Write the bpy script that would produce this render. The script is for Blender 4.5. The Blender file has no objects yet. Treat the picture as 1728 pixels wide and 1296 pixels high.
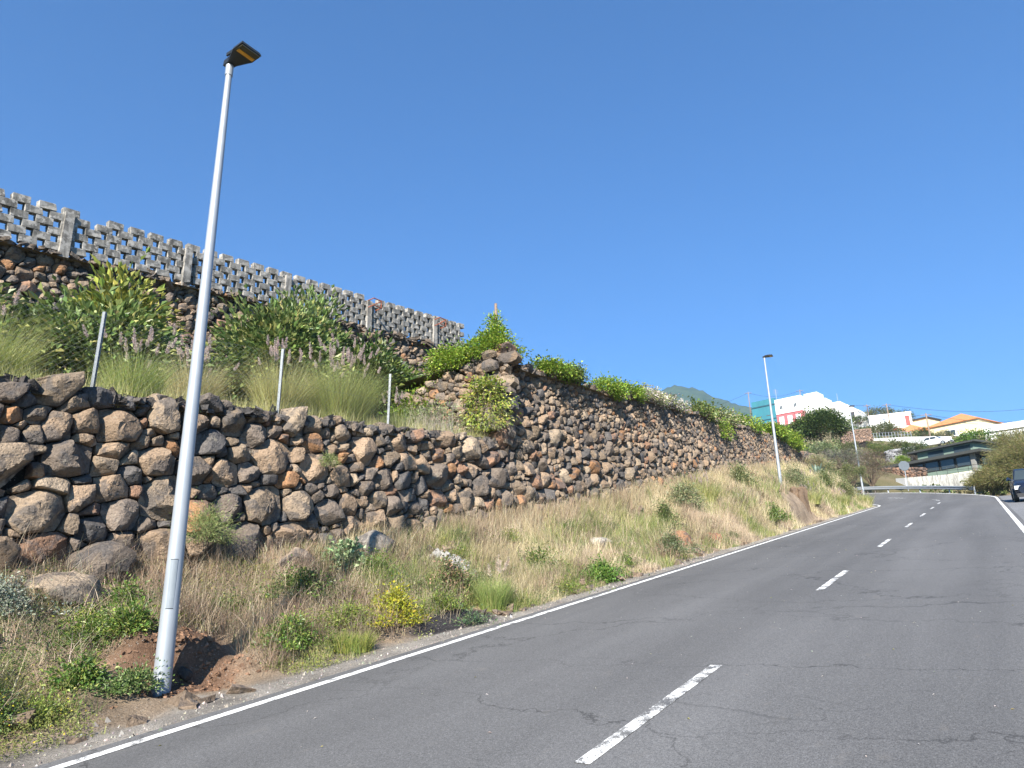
import bpy, math
import numpy as np
from mathutils import Vector, Matrix

# ------------------------------------------------------------------ camera
W, H, FPX = 1728.0, 1296.0, 1200.0          # photograph size and focal length in its pixels
CAMH = 1.5
SL = 0.12559                                # slope of the road
R = np.array([[0.5514424, -0.22787685, 0.80248578],
              [-0.83390234, -0.17682748, 0.52281825],
              [-0.02276336, 0.95749892, 0.28753721]])   # camera (right, up, forward) -> world (x along road, y left, z up)
scene = bpy.context.scene
C = scene.collection
cd = bpy.data.cameras.new('camera')
cd.sensor_width = 36.0
cd.lens = 36.0 * FPX / W
cd.clip_start = 0.1
cd.clip_end = 12000
camo = bpy.data.objects.new('camera', cd)
C.objects.link(camo)
m = Matrix.Identity(4)
for i in range(3):
    m[i][0] = R[i, 0]; m[i][1] = R[i, 1]; m[i][2] = -R[i, 2]
m[2][3] = CAMH
camo.matrix_world = m
scene.camera = camo

# ------------------------------------------------------------------ sky, sun, exposure
SUN_EL = math.radians(31.0)
LAZ = math.radians(19.8)                    # heading of the light, from +x towards +y
ldir = Vector((math.cos(LAZ) * math.cos(SUN_EL), math.sin(LAZ) * math.cos(SUN_EL), -math.sin(SUN_EL)))
world = bpy.data.worlds.new('World')
scene.world = world
world.use_nodes = True
wn = world.node_tree
sky = wn.nodes.new('ShaderNodeTexSky')
sky.sky_type = 'NISHITA'
sky.sun_disc = False
sky.sun_elevation = SUN_EL
sky.sun_rotation = math.atan2(-ldir.x, -ldir.y)
sky.altitude = 300
sky.air_density = 1.0
sky.dust_density = 1.3
sky.ozone_density = 2.5
bg = wn.nodes['Background']
bg.inputs['Strength'].default_value = 0.1
tint = wn.nodes.new('ShaderNodeMix'); tint.data_type = 'RGBA'; tint.blend_type = 'MULTIPLY'
tint.inputs[0].default_value = 1.0; tint.inputs[7].default_value = (0.245, 0.60, 1.02, 1)      # clear, deep blue air
gam = wn.nodes.new('ShaderNodeGamma'); gam.inputs['Gamma'].default_value = 0.8
wn.links.new(sky.outputs[0], gam.inputs[0]); wn.links.new(gam.outputs[0], tint.inputs[6])
wn.links.new(tint.outputs[2], bg.inputs['Color'])
sd = bpy.data.lights.new('sun', 'SUN')
sd.energy = 4.6
sd.angle = math.radians(0.53)
sd.color = (1.0, 0.93, 0.82)
so = bpy.data.objects.new('sun', sd)
C.objects.link(so)
so.rotation_euler = ldir.to_track_quat('-Z', 'Y').to_euler()
so.location = (0, 0, 60)
scene.view_settings.view_transform = 'Standard'
scene.view_settings.look = 'None'
scene.view_settings.gamma = 1.0
scene.view_settings.exposure = 1.42
scene.view_settings.use_curve_mapping = False
cy = scene.cycles
cy.use_denoising = True
cy.denoising_input_passes = 'RGB_ALBEDO_NORMAL'
cy.max_bounces = 6
cy.diffuse_bounces = 3
cy.transmission_bounces = 4
cy.transparent_max_bounces = 8
cy.use_adaptive_sampling = False

rng = np.random.default_rng(11)


# ------------------------------------------------------------------ small maths
def smooth(a, b, x):
    t = np.clip((np.asarray(x, float) - a) / (b - a), 0, 1)
    return t * t * (3 - 2 * t)


def hsh(i, j, seed):
    n = (i.astype(np.int64) * 374761393 + j.astype(np.int64) * 668265263 + seed * 974634777) & 0x7fffffff
    n = ((n ^ (n >> 13)) * 1274126177) & 0x7fffffff
    return ((n ^ (n >> 16)) & 0xffff) / 65535.0


def vnoise(x, y, seed=0):
    x = np.asarray(x, float); y = np.asarray(y, float)
    i = np.floor(x); j = np.floor(y)
    u = x - i; v = y - j
    u = u * u * (3 - 2 * u); v = v * v * (3 - 2 * v)
    a = hsh(i, j, seed); b = hsh(i + 1, j, seed); c = hsh(i, j + 1, seed); d = hsh(i + 1, j + 1, seed)
    return (a * (1 - u) + b * u) * (1 - v) + (c * (1 - u) + d * u) * v


def fbm(x, y, seed=0, octv=4):
    s = 0; amp = 0.5
    for k in range(octv):
        s = s + amp * vnoise(np.asarray(x) * 2 ** k + 17.3 * k, np.asarray(y) * 2 ** k - 9.1 * k, seed + k)
        amp *= 0.5
    return s / (1 - 0.5 ** octv)


def ray(px, py):
    return R @ np.array([px - W / 2, -(py - H / 2), FPX])


def at(px, py, d):
    """world point seen at a photo pixel, d metres away horizontally"""
    r = ray(px, py)
    r = r / math.hypot(r[0], r[1]) * d
    r[2] += CAMH
    return r


def proj(P):
    P = np.asarray(P, float)
    c = (P - np.array([0, 0, CAMH])) @ R
    return W / 2 + FPX * c[..., 0] / c[..., 2], H / 2 - FPX * c[..., 1] / c[..., 2], c[..., 2]


def zr(x):
    """height of the road's plane"""
    x = np.asarray(x, float)
    q = np.clip(x - 55, 0, 25)
    return SL * x + 0.003 * q * q


# ------------------------------------------------------------------ objects
def mesh(name, V, faces, mat=None, col=None, smooth_sh=False, sharp=None):
    me = bpy.data.meshes.new(name)
    V = np.asarray(V, np.float32)
    faces = [np.asarray(f, np.int32) for f in faces if len(f)]
    nl = sum(f.size for f in faces); nf = sum(len(f) for f in faces)
    me.vertices.add(len(V)); me.vertices.foreach_set('co', V.ravel())
    me.loops.add(nl); me.loops.foreach_set('vertex_index', np.concatenate([f.ravel() for f in faces]))
    me.polygons.add(nf)
    sizes = np.concatenate([np.full(len(f), f.shape[1], np.int32) for f in faces])
    starts = np.concatenate([[0], np.cumsum(sizes)[:-1]]).astype(np.int32)
    me.polygons.foreach_set('loop_start', starts)
    me.polygons.foreach_set('loop_total', sizes)
    me.polygons.foreach_set('use_smooth', np.full(nf, bool(smooth_sh)))
    if col is not None:
        a = me.attributes.new('Col', 'FLOAT_COLOR', 'POINT')
        cc = np.ones((len(V), 4), np.float32); cc[:, :3] = col
        a.data.foreach_set('color', cc.ravel())
    me.update(calc_edges=True)
    if sharp:
        me.set_sharp_from_angle(angle=math.radians(sharp))
    if mat:
        me.materials.append(mat)
    return me


def link(name, me, parent=None, loc=None):
    o = bpy.data.objects.new(name, me)
    C.objects.link(o)
    if parent is not None:
        o.parent = parent
    if loc is not None:
        o.location = tuple(float(a) for a in loc)
    return o


def tag(o, label=None, cat=None, group=None, kind=None):
    if label: o['label'] = label
    if cat: o['category'] = cat
    if group: o['group'] = group
    if kind: o['kind'] = kind
    return o


def thing(name, label, cat, loc=(0, 0, 0), rotz=0.0, group=None):
    o = bpy.data.objects.new(name, None)
    C.objects.link(o)
    o.empty_display_size = 0.2
    o.location = tuple(float(a) for a in loc)
    o.rotation_euler = (0, 0, rotz)
    return tag(o, label, cat, group)


def copy_tree(o, parent=None):
    c = o.copy(); C.objects.link(c); c.parent = parent
    for ch in [q for q in bpy.data.objects if q.parent == o]:
        copy_tree(ch, c)
    return c


class MB:
    """collects boxes, prisms and tubes into one mesh"""
    def __init__(s): s.V = []; s.F3 = []; s.F4 = []; s.n = 0

    def add(s, V, f3=(), f4=()):
        s.V.append(np.asarray(V, float))
        if len(f3): s.F3.append(np.asarray(f3) + s.n)
        if len(f4): s.F4.append(np.asarray(f4) + s.n)
        s.n += len(V)
        return s

    def box(s, x0, x1, y0, y1, z0, z1, M=None, ch=0.0):
        V = np.array([[x, y, z] for z in (z0, z1) for y in (y0, y1) for x in (x0, x1)], float)
        if M is not None: V = V @ np.asarray(M)[:3, :3].T + np.asarray(M)[:3, 3]
        return s.add(V, f4=[[0, 2, 3, 1], [4, 5, 7, 6], [0, 1, 5, 4], [2, 6, 7, 3], [0, 4, 6, 2], [1, 3, 7, 5]])

    def tube(s, pts, rad, n=8, cap=True):
        pts = np.asarray(pts, float); rad = np.broadcast_to(np.asarray(rad, float), (len(pts),))
        V = []
        for k, p in enumerate(pts):
            t = pts[min(k + 1, len(pts) - 1)] - pts[max(k - 1, 0)]
            t = t / (np.linalg.norm(t) + 1e-9)
            a = np.cross(t, [0, 0, 1.0]) if abs(t[2]) < 0.95 else np.cross(t, [1.0, 0, 0])
            a /= np.linalg.norm(a); b = np.cross(t, a)
            for q in range(n):
                th = 2 * math.pi * q / n
                V.append(p + rad[k] * (a * math.cos(th) + b * math.sin(th)))
        F = []
        for k in range(len(pts) - 1):
            for q in range(n):
                F.append([k * n + q, k * n + (q + 1) % n, (k + 1) * n + (q + 1) % n, (k + 1) * n + q])
        f3 = []
        if cap:
            V.append(pts[0]); V.append(pts[-1]); e = len(V)
            for q in range(n):
                f3.append([e - 2, (q + 1) % n, q])
                f3.append([e - 1, (len(pts) - 1) * n + q, (len(pts) - 1) * n + (q + 1) % n])
        return s.add(V, f3, F)

    def prism(s, poly, a, b, axis='z'):
        """extrude a convex polygon from a to b along an axis"""
        n = len(poly)
        def P(p, t): return {'z': (p[0], p[1], t), 'y': (p[0], t, p[1]), 'x': (t, p[0], p[1])}[axis]
        V = [P(p, a) for p in poly] + [P(p, b) for p in poly]
        f3 = [[0, k, k + 1] for k in range(1, n - 1)] + [[n, n + k + 1, n + k] for k in range(1, n - 1)]
        f4 = [[k, (k + 1) % n, n + (k + 1) % n, n + k] for k in range(n)]
        return s.add(V, f3, f4)

    def mesh(s, name, mat, smooth_sh=False, sharp=None, bevel=0):
        me = mesh(name, np.concatenate(s.V), [np.concatenate(f) for f in (s.F3, s.F4) if f], mat, None, smooth_sh, sharp)
        return me

    def obj(s, name, mat, parent=None, loc=None, smooth_sh=False, sharp=None):
        return link(name, s.mesh(name, mat, smooth_sh, sharp), parent, loc)


# ------------------------------------------------------------------ materials
def mat_new(name):
    mt = bpy.data.materials.new(name); mt.use_nodes = True
    nt = mt.node_tree
    return mt, nt, nt.nodes['Principled BSDF'], nt.nodes['Material Output']


def nd(nt, typ, **kw):
    n = nt.nodes.new(typ)
    for k, v in kw.items():
        if k in n.inputs: n.inputs[k].default_value = v
        else: setattr(n, k, v)
    return n


def lk(nt, a, b): nt.links.new(a, b)


def ramp(nt, fac, stops, interp='LINEAR'):
    r = nt.nodes.new('ShaderNodeValToRGB')
    r.color_ramp.interpolation = interp
    e = r.color_ramp.elements
    while len(e) < len(stops): e.new(0.5)
    for q, (p, c) in zip(e, stops):
        q.position = p
        q.color = (c, c, c, 1) if isinstance(c, (int, float)) else (*c, 1)
    lk(nt, fac, r.inputs[0])
    return r.outputs[0]


def mixc(nt, fac, a, b, mode='MIX'):
    n = nt.nodes.new('ShaderNodeMix'); n.data_type = 'RGBA'; n.blend_type = mode
    for sock, v in ((n.inputs[0], fac), (n.inputs[6], a), (n.inputs[7], b)):
        if hasattr(v, 'links'): lk(nt, v, sock)
        elif isinstance(v, (int, float)): sock.default_value = v
        else: sock.default_value = (*v, 1)
    return n.outputs[2]


def noise(nt, scale, detail=4, rough=0.55, vec=None, dist=0.0):
    n = nd(nt, 'ShaderNodeTexNoise', Scale=scale, Detail=detail, Roughness=rough, Distortion=dist)
    if vec is not None: lk(nt, vec, n.inputs['Vector'])
    return n.outputs[0]


def pos(nt): return nt.nodes.new('ShaderNodeNewGeometry').outputs['Position']


def scaled(nt, v, sx, sy, sz):
    n = nd(nt, 'ShaderNodeMapping'); n.inputs['Scale'].default_value = (sx, sy, sz)
    lk(nt, v, n.inputs['Vector']); return n.outputs[0]


def bump(nt, p, hgt, strength=0.5, distance=0.02):
    b = nd(nt, 'ShaderNodeBump', Strength=strength, Distance=distance)
    lk(nt, hgt, b.inputs['Height']); lk(nt, b.outputs[0], p.inputs['Normal'])


def mth(nt, op, a, b=None):
    n = nt.nodes.new('ShaderNodeMath'); n.operation = op
    for s_, v in zip(n.inputs, (a, b)):
        if v is None: continue
        if hasattr(v, 'links'): lk(nt, v, s_)
        else: s_.default_value = v
    return n.outputs[0]


def simple(name, col, rough=0.6, metal=0.0, var=0.15, scale=6.0, bmp=0.0, spec=0.4):
    mt, nt, p, o = mat_new(name)
    v = pos(nt)
    f = noise(nt, scale, 5, 0.6, v)
    c = mixc(nt, ramp(nt, f, [(0.3, 0), (0.7, 1)]), tuple(a * (1 - var) for a in col), tuple(min(1, a * (1 + var)) for a in col))
    lk(nt, c, p.inputs['Base Color'])
    p.inputs['Roughness'].default_value = rough
    p.inputs['Metallic'].default_value = metal
    p.inputs['Specular IOR Level'].default_value = spec
    if bmp: bump(nt, p, f, bmp, 0.01)
    return mt


def m_foliage(name, trans=0.3, rough=0.55, spec=0.3):
    mt, nt, p, o = mat_new(name)
    a = nd(nt, 'ShaderNodeAttribute', attribute_name='Col')
    lk(nt, a.outputs['Color'], p.inputs['Base Color'])
    p.inputs['Roughness'].default_value = rough
    p.inputs['Specular IOR Level'].default_value = spec
    t = nd(nt, 'ShaderNodeBsdfTranslucent')
    lk(nt, a.outputs['Color'], t.inputs['Color'])
    mx = nd(nt, 'ShaderNodeMixShader'); mx.inputs[0].default_value = trans
    lk(nt, p.outputs[0], mx.inputs[1]); lk(nt, t.outputs[0], mx.inputs[2]); lk(nt, mx.outputs[0], o.inputs['Surface'])
    return mt


def m_rock():
    mt, nt, p, o = mat_new('basalt')
    v = pos(nt)
    a = nd(nt, 'ShaderNodeAttribute', attribute_name='Col').outputs['Color']
    n1 = noise(nt, 3.2, 3, 0.6, v, 0.6)
    patch = ramp(nt, n1, [(0.5, 0), (0.58, 1)])
    c = mixc(nt, mth(nt, 'MULTIPLY', patch, 0.7), a, (0.075, 0.072, 0.073))
    n2 = noise(nt, 26, 6, 0.7, v)
    c = mixc(nt, 1.0, c, ramp(nt, n2, [(0.3, 0.62), (0.7, 1.32)]), 'MULTIPLY')
    n3 = noise(nt, 7, 4, 0.6, v)
    lich = ramp(nt, n3, [(0.64, 0), (0.74, 0.5)])
    c = mixc(nt, lich, c, (0.36, 0.32, 0.25))
    lk(nt, c, p.inputs['Base Color'])
    p.inputs['Roughness'].default_value = 0.9
    p.inputs['Specular IOR Level'].default_value = 0.2
    vo = nd(nt, 'ShaderNodeTexVoronoi', Scale=22.0)
    lk(nt, v, vo.inputs['Vector'])
    hgt = mth(nt, 'ADD', noise(nt, 9, 8, 0.68, v), mth(nt, 'MULTIPLY', ramp(nt, vo.outputs['Distance'], [(0.0, 0.0), (0.4, 1.0)]), 0.2))
    bump(nt, p, hgt, 0.9, 0.07)
    return mt


def m_asphalt(name, base, warm=0.0, cracks=True):
    mt, nt, p, o = mat_new(name)
    v = pos(nt)
    big = noise(nt, 0.35, 4, 0.55, scaled(nt, v, 0.35, 1.2, 1))
    c = mixc(nt, ramp(nt, big, [(0.3, 0), (0.7, 1)]), tuple(b * 0.88 for b in base), tuple(b * 1.14 for b in base))
    sp = noise(nt, 130, 2, 0.7, v)
    c = mixc(nt, 1.0, c, ramp(nt, sp, [(0.3, 0.5), (0.5, 1.0), (0.72, 1.6)]), 'MULTIPLY')
    sp2 = nd(nt, 'ShaderNodeTexVoronoi', Scale=28.0); lk(nt, v, sp2.inputs['Vector'])
    light = ramp(nt, sp2.outputs['Distance'], [(0.05, 0.55), (0.11, 0.0)])
    c = mixc(nt, light, c, tuple(b * 2.0 for b in base))
    agg = noise(nt, 48, 3, 0.75, v)
    c = mixc(nt, 1.0, c, ramp(nt, agg, [(0.3, 0.72), (0.5, 1.0), (0.7, 1.3)]), 'MULTIPLY')
    if cracks:
        wp_ = noise(nt, 1.0, 3, 0.5, scaled(nt, v, 0.03, 0.75, 0.0))
        c = mixc(nt, 1.0, c, ramp(nt, wp_, [(0.35, 0.84), (0.65, 1.14)]), 'MULTIPLY')
    hgt = sp
    if cracks:
        dn = nd(nt, 'ShaderNodeTexNoise', Scale=1.4, Detail=6.0, Roughness=0.6); lk(nt, v, dn.inputs['Vector'])
        wv = nt.nodes.new('ShaderNodeVectorMath'); wv.operation = 'MULTIPLY_ADD'
        lk(nt, dn.outputs['Color'], wv.inputs[0]); wv.inputs[1].default_value = (0.55, 0.55, 0); lk(nt, scaled(nt, v, 0.42, 0.25, 0.0), wv.inputs[2])
        cv = nd(nt, 'ShaderNodeTexVoronoi', feature='DISTANCE_TO_EDGE', Scale=1.0); lk(nt, wv.outputs[0], cv.inputs['Vector'])
        wv2 = nt.nodes.new('ShaderNodeVectorMath'); wv2.operation = 'MULTIPLY_ADD'
        lk(nt, dn.outputs['Color'], wv2.inputs[0]); wv2.inputs[1].default_value = (0.6, 0.6, 0); lk(nt, scaled(nt, v, 1.7, 0.9, 0.0), wv2.inputs[2])
        cv2 = nd(nt, 'ShaderNodeTexVoronoi', feature='DISTANCE_TO_EDGE', Scale=1.0); lk(nt, wv2.outputs[0], cv2.inputs['Vector'])
        msk = ramp(nt, noise(nt, 0.45, 3, 0.5, v), [(0.38, 0.5), (0.54, 1)])
        msk2 = ramp(nt, noise(nt, 0.6, 2, 0.5, v), [(0.44, 0.1), (0.6, 0.75)])
        cr = mth(nt, 'MULTIPLY', ramp(nt, cv.outputs['Distance'], [(0.0, 0.75), (0.003, 0.45), (0.0075, 0.0)]), msk)
        cr2 = mth(nt, 'MULTIPLY', ramp(nt, cv2.outputs['Distance'], [(0.0, 0.5), (0.009, 0.0)]), msk2)
        cr = mth(nt, 'MAXIMUM', cr, cr2)
        c = mixc(nt, cr, c, tuple(b * 0.22 for b in base))
        st = noise(nt, 3.0, 5, 0.6, scaled(nt, v, 1, 2.0, 1))
        c = mixc(nt, ramp(nt, st, [(0.62, 0), (0.8, 0.35)]), c, (base[0] * 1.5 + 0.02, base[1] * 1.4 + 0.015, base[2] * 1.25 + 0.01))
    lk(nt, c, p.inputs['Base Color'])
    p.inputs['Roughness'].default_value = 0.85
    p.inputs['Specular IOR Level'].default_value = 0.35
    bump(nt, p, hgt, 0.5, 0.006)
    return mt


def m_paint(name, base=(0.78, 0.78, 0.76), asph=(0.08, 0.08, 0.082), wear=0.5):
    mt, nt, p, o = mat_new(name)
    v = pos(nt)
    n1 = noise(nt, 95, 3, 0.75, v)
    n2 = noise(nt, 5.0, 5, 0.65, v)
    w = mth(nt, 'ADD', mth(nt, 'MULTIPLY', n1, 0.55), mth(nt, 'MULTIPLY', n2, 0.75))
    f = ramp(nt, w, [(0.5 + 0.3 * (wear), 0), (0.56 + 0.3 * wear, 1)])
    c = mixc(nt, f, base, asph)
    c = mixc(nt, ramp(nt, noise(nt, 9, 4, 0.6, v), [(0.35, 0.0), (0.8, 0.35)]), c, (0.4, 0.39, 0.36))
    lk(nt, c, p.inputs['Base Color'])
    p.inputs['Roughness'].default_value = 0.7
    bump(nt, p, n1, 0.4, 0.004)
    return mt


def m_soil(name, cols, scale=1.5, bmp=0.8, attr=False):
    mt, nt, p, o = mat_new(name)
    v = pos(nt)
    f = noise(nt, scale, 6, 0.65, v)
    stops = [(0.3 + 0.4 * k / (len(cols) - 1), c) for k, c in enumerate(cols)]
    c = ramp(nt, f, stops)
    if attr:
        a = nd(nt, 'ShaderNodeAttribute', attribute_name='Col').outputs['Color']
        c = mixc(nt, 1.0, a, ramp(nt, f, [(0.3, 0.6), (0.7, 1.4)]), 'MULTIPLY')
    g = noise(nt, 45, 5, 0.75, v)
    c = mixc(nt, 1.0, c, ramp(nt, g, [(0.3, 0.55), (0.7, 1.45)]), 'MULTIPLY')
    vo = nd(nt, 'ShaderNodeTexVoronoi', Scale=24.0); lk(nt, v, vo.inputs['Vector'])
    peb = ramp(nt, vo.outputs['Distance'], [(0.12, 0.6), (0.24, 0.0)])
    c = mixc(nt, peb, c, (0.3, 0.28, 0.25))
    lk(nt, c, p.inputs['Base Color'])
    p.inputs['Roughness'].default_value = 0.95
    p.inputs['Specular IOR Level'].default_value = 0.1
    bump(nt, p, mth(nt, 'ADD', g, f), bmp, 0.04)
    return mt


def m_concrete(name, dark, light, scale=2.2, plaster=0.0):
    mt, nt, p, o = mat_new(name)
    v = pos(nt)
    f = noise(nt, scale, 6, 0.7, v)
    c = mixc(nt, ramp(nt, f, [(0.36, 0), (0.62, 1)]), dark, light)
    g = noise(nt, 60, 3, 0.7, v)
    c = mixc(nt, 1.0, c, ramp(nt, g, [(0.3, 0.7), (0.7, 1.25)]), 'MULTIPLY')
    st_ = noise(nt, 7.0, 4, 0.6, scaled(nt, v, 1, 1, 0.18))
    c = mixc(nt, 1.0, c, ramp(nt, st_, [(0.38, 0.55), (0.55, 1.05)]), 'MULTIPLY')
    if plaster:
        s_ = noise(nt, 6.5, 4, 0.6, v)
        c = mixc(nt, ramp(nt, s_, [(0.52, 0), (0.58, plaster)]), c, (0.42, 0.4, 0.37))
    lk(nt, c, p.inputs['Base Color'])
    p.inputs['Roughness'].default_value = 0.92
    p.inputs['Specular IOR Level'].default_value = 0.15
    bump(nt, p, mth(nt, 'ADD', g, f), 0.5, 0.012)
    return mt


def m_galv():
    mt, nt, p, o = mat_new('galvanised_steel')
    v = pos(nt)
    f = noise(nt, 14, 5, 0.6, scaled(nt, v, 1, 1, 0.25))
    c = mixc(nt, f, (0.25, 0.275, 0.305), (0.34, 0.37, 0.405))
    lk(nt, c, p.inputs['Base Color'])
    p.inputs['Metallic'].default_value = 0.25
    lk(nt, ramp(nt, f, [(0.2, 0.38), (0.8, 0.62)]), p.inputs['Roughness'])
    return mt


def m_wall_paint(name, col):
    mt, nt, p, o = mat_new(name)
    v = pos(nt)
    f = noise(nt, 0.7, 5, 0.6, scaled(nt, v, 1, 1, 0.4))
    c = mixc(nt, ramp(nt, f, [(0.4, 0), (0.75, 1)]), col, tuple(a * 0.82 for a in col))
    lk(nt, c, p.inputs['Base Color'])
    p.inputs['Roughness'].default_value = 0.8
    bump(nt, p, noise(nt, 40, 2, 0.5, v), 0.15, 0.01)
    return mt


def m_glass(name, col=(0.03, 0.04, 0.045)):
    mt, nt, p, o = mat_new(name)
    v = pos(nt)
    lk(nt, mixc(nt, noise(nt, 1.2, 2, 0.5, v), col, tuple(a * 1.6 for a in col)), p.inputs['Base Color'])
    p.inputs['Roughness'].default_value = 0.06
    p.inputs['Specular IOR Level'].default_value = 0.8
    return mt


ROCK = m_rock()
GALV = m_galv()
ASPH = m_asphalt('asphalt', (0.108, 0.107, 0.107))
PAVE = m_asphalt('pale_asphalt', (0.17, 0.17, 0.172), cracks=False)
PAINT = m_paint('worn_road_paint', wear=0.42)
PAINT2 = m_paint('road_edge_paint', wear=0.62)
BANKM = m_soil('bank_soil', [(0.1, 0.07, 0.05), (0.24, 0.18, 0.12)], 1.3, 0.9, attr=True)
TERM = m_soil('terrace_soil', [(0.10, 0.08, 0.05), (0.2, 0.17, 0.1)], 1.1)
COREM = m_soil('wall_core', [(0.02, 0.017, 0.014), (0.06, 0.05, 0.04)], 3.0)
HILLM = m_soil('hill_soil', [(0.07, 0.075, 0.03), (0.13, 0.11, 0.06), (0.2, 0.16, 0.1)], 0.12, 0.6)
CONC = m_concrete('block_concrete', (0.125, 0.12, 0.11), (0.29, 0.275, 0.25), 2.4, 0.75)
PILL = m_concrete('pillar_concrete', (0.16, 0.152, 0.14), (0.36, 0.34, 0.31), 3.0, 0.6)
LEAF = m_foliage('leaf', 0.28, 0.45, 0.4)
GRASS = m_foliage('grass_blade', 0.35, 0.6, 0.2)
BARK = simple('bark', (0.16, 0.12, 0.085), 0.9, var=0.4, scale=20, bmp=0.5)
TWIG = simple('dry_twig', (0.30, 0.25, 0.19), 0.9, var=0.4, scale=20)
BLACK = simple('black_housing', (0.018, 0.02, 0.02), 0.45)
AMBER = simple('amber_lens', (0.62, 0.30, 0.03), 0.3)
LENS = simple('dark_lens', (0.05, 0.045, 0.03), 0.15)
RUST = simple('rusty_iron', (0.22, 0.07, 0.04), 0.85, var=0.4, scale=18)
WOOD = simple('weathered_wood', (0.23, 0.17, 0.13), 0.9, var=0.35, scale=18, bmp=0.6)

# ------------------------------------------------------------------ ground shapes
XB = [-6, 3.8, 5.25, 7.4, 10.2, 14.7, 19.2, 30.6, 41.7, 57, 66, 80]
HB = [1.58, 1.50, 1.30, 1.27, 1.36, 1.46, 1.66, 2.40, 2.85, 3.55, 3.3, 3.0]      # foot of the wall above the road
XT = [14.6, 15.6, 18.1, 21, 25, 28, 34.2, 47, 53, 57.7, 65.7, 75]
HT = [5.95, 5.72, 5.62, 5.48, 5.6, 5.6, 5.72, 5.85, 5.6, 4.95, 4.3, 3.9]         # top of the tall wall
XL = [-6, 3.5, 5, 7.2, 10.1, 14.8]
HL = [3.92, 3.86, 3.78, 3.75, 3.62, 3.52]                                        # top of the low wall


def yw(x): return 9.75 + 1.75 * smooth(20, 52, x)


def hb(x): return np.interp(x, XB, HB)
def ht(x): return np.interp(x, XT, HT)
def hl(x): return np.interp(x, XL, HL)


EDGE_L = 6.06
ACX, ACY, RC = 55.0, 18.3, 16.0             # bend: centre and radius of the centre line


def edge_dist(x, y):
    """distance from the road's left edge, towards the wall"""
    x = np.asarray(x, float); y = np.asarray(y, float)
    a = y - EDGE_L
    b = (RC - (EDGE_L - 2.3)) - np.hypot(x - ACX, y - ACY)
    return np.where(x < ACX, a, b)


def bank_rel(x, y):
    e = edge_dist(x, y)
    wdt = np.maximum(yw(x) - EDGE_L, 1.0)
    t = np.clip((e - 0.75) / (wdt - 0.75), 0, 1.3)
    base = hb(x)
    far = smooth(18, 34, x)
    prof = (1 - far) * (0.55 * t + 0.45 * t * t) + far * (0.35 * smooth(0.0, 0.35, t) + 0.65 * t ** 1.3)
    h = base * prof
    cut = smooth(4.2, 4.6, x) * (1 - smooth(5.1, 5.7, x))       # earth cut behind the first lamp
    h = h + cut * (0.42 * smooth(1.5, 1.68, e + 0.25 * (fbm(x * 3, y * 3, 12) - 0.5)) - 0.20 * smooth(0.7, 1.4, e)) * (1 - smooth(1.9, 2.9, e))
    cut2 = smooth(33.5, 34.6, x) * (1 - smooth(37.5, 39.5, x))  # earth cut below the second lamp
    h = h + cut2 * (0.65 * smooth(1.15, 1.4, e) - 0.3 * smooth(0.5, 1.1, e)) * (1 - smooth(1.6, 3.2, e))
    amp = smooth(0.5, 1.4, e)
    h = h + amp * ((fbm(x * 1.1, y * 1.1, 3) - 0.5) * 0.34 + (fbm(x * 4, y * 4, 5) - 0.5) * 0.17)
    h = h + 0.012 * (fbm(x * 6, y * 6, 8) - 0.5) + 0.02 * smooth(0.1, 0.5, e) - 0.015
    return h


def terr_rel(x, y):
    t = np.clip((y - 10.0) / 8.0, 0, 1)
    return hl(x) - 0.2 + 2.2 * t ** 1.2 + (fbm(x * 0.8, y * 0.8, 21) - 0.5) * 0.3 * smooth(0, 0.1, t)


def upper_rel(x, y):
    d = y - yw(x)
    return ht(x) - 0.2 + 0.02 * d + (fbm(x * 0.6, y * 0.6, 31) - 0.5) * 0.25


def grid(xs, ys, hfun, col=None):
    X, Y = np.meshgrid(xs, ys, indexing='ij')
    Z = hfun(X, Y)
    V = np.stack([X, Y, Z], -1).reshape(-1, 3)
    nx, ny = len(xs), len(ys)
    i = np.arange(nx - 1)[:, None] * ny + np.arange(ny - 1)[None, :]
    i = i.ravel()
    F = np.stack([i, i + ny, i + ny + 1, i + 1], -1)
    return V, F


def struct(name, V, F, mat, col=None):
    return tag(link(name, mesh(name, V, [F], mat, col, True)), kind='structure')


# hillside: thin-plate surface through points read off the photograph
CP = [(1150, 735, 210), (1240, 722, 215), (1290, 724, 186), (1345, 718, 180), (1400, 722, 190), (1445, 728, 178), (1395, 752, 92),
      (1450, 762, 110), (1480, 725, 165), (1470, 704, 205), (1520, 760, 118), (1540, 751, 132), (1600, 751, 134),
      (1620, 737, 160), (1700, 738, 158), (1728, 745, 150), (1690, 762, 118), (1600, 816, 93), (1530, 806, 90), (1500, 788, 104),
      (1680, 822, 80), (1480, 800, 92), (1410, 788, 82), (1350, 765, 90), (1560, 735, 270), (1700, 745, 300), (1400, 725, 300), (1250, 730, 320), (1480, 722, 260)]
CPW = [at(*c) for c in CP]
for x, y in ((62, -4), (72, 1), (75, 9), (68, -12), (60, -30), (60, -80), (110, -40), (180, -70), (300, -120), (72, 16), (60, 14), (70, 26), (60, 60), (90, 70),
             (80, 30), (160, 110), (250, 150), (300, 60), (60, 150), (420, 0), (420, 200), (420, -200), (130, -140), (60, -200), (150, 220), (60, 240)):
    b = float(zr(min(x, 75))) + max(0, x - 75) * 0.115
    CPW.append(np.array([x, y, b + (-0.7 if abs(y) < 12 else 2.5 if y > 0 else -0.04 * abs(y))]))
CPW = np.array(CPW)


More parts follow.
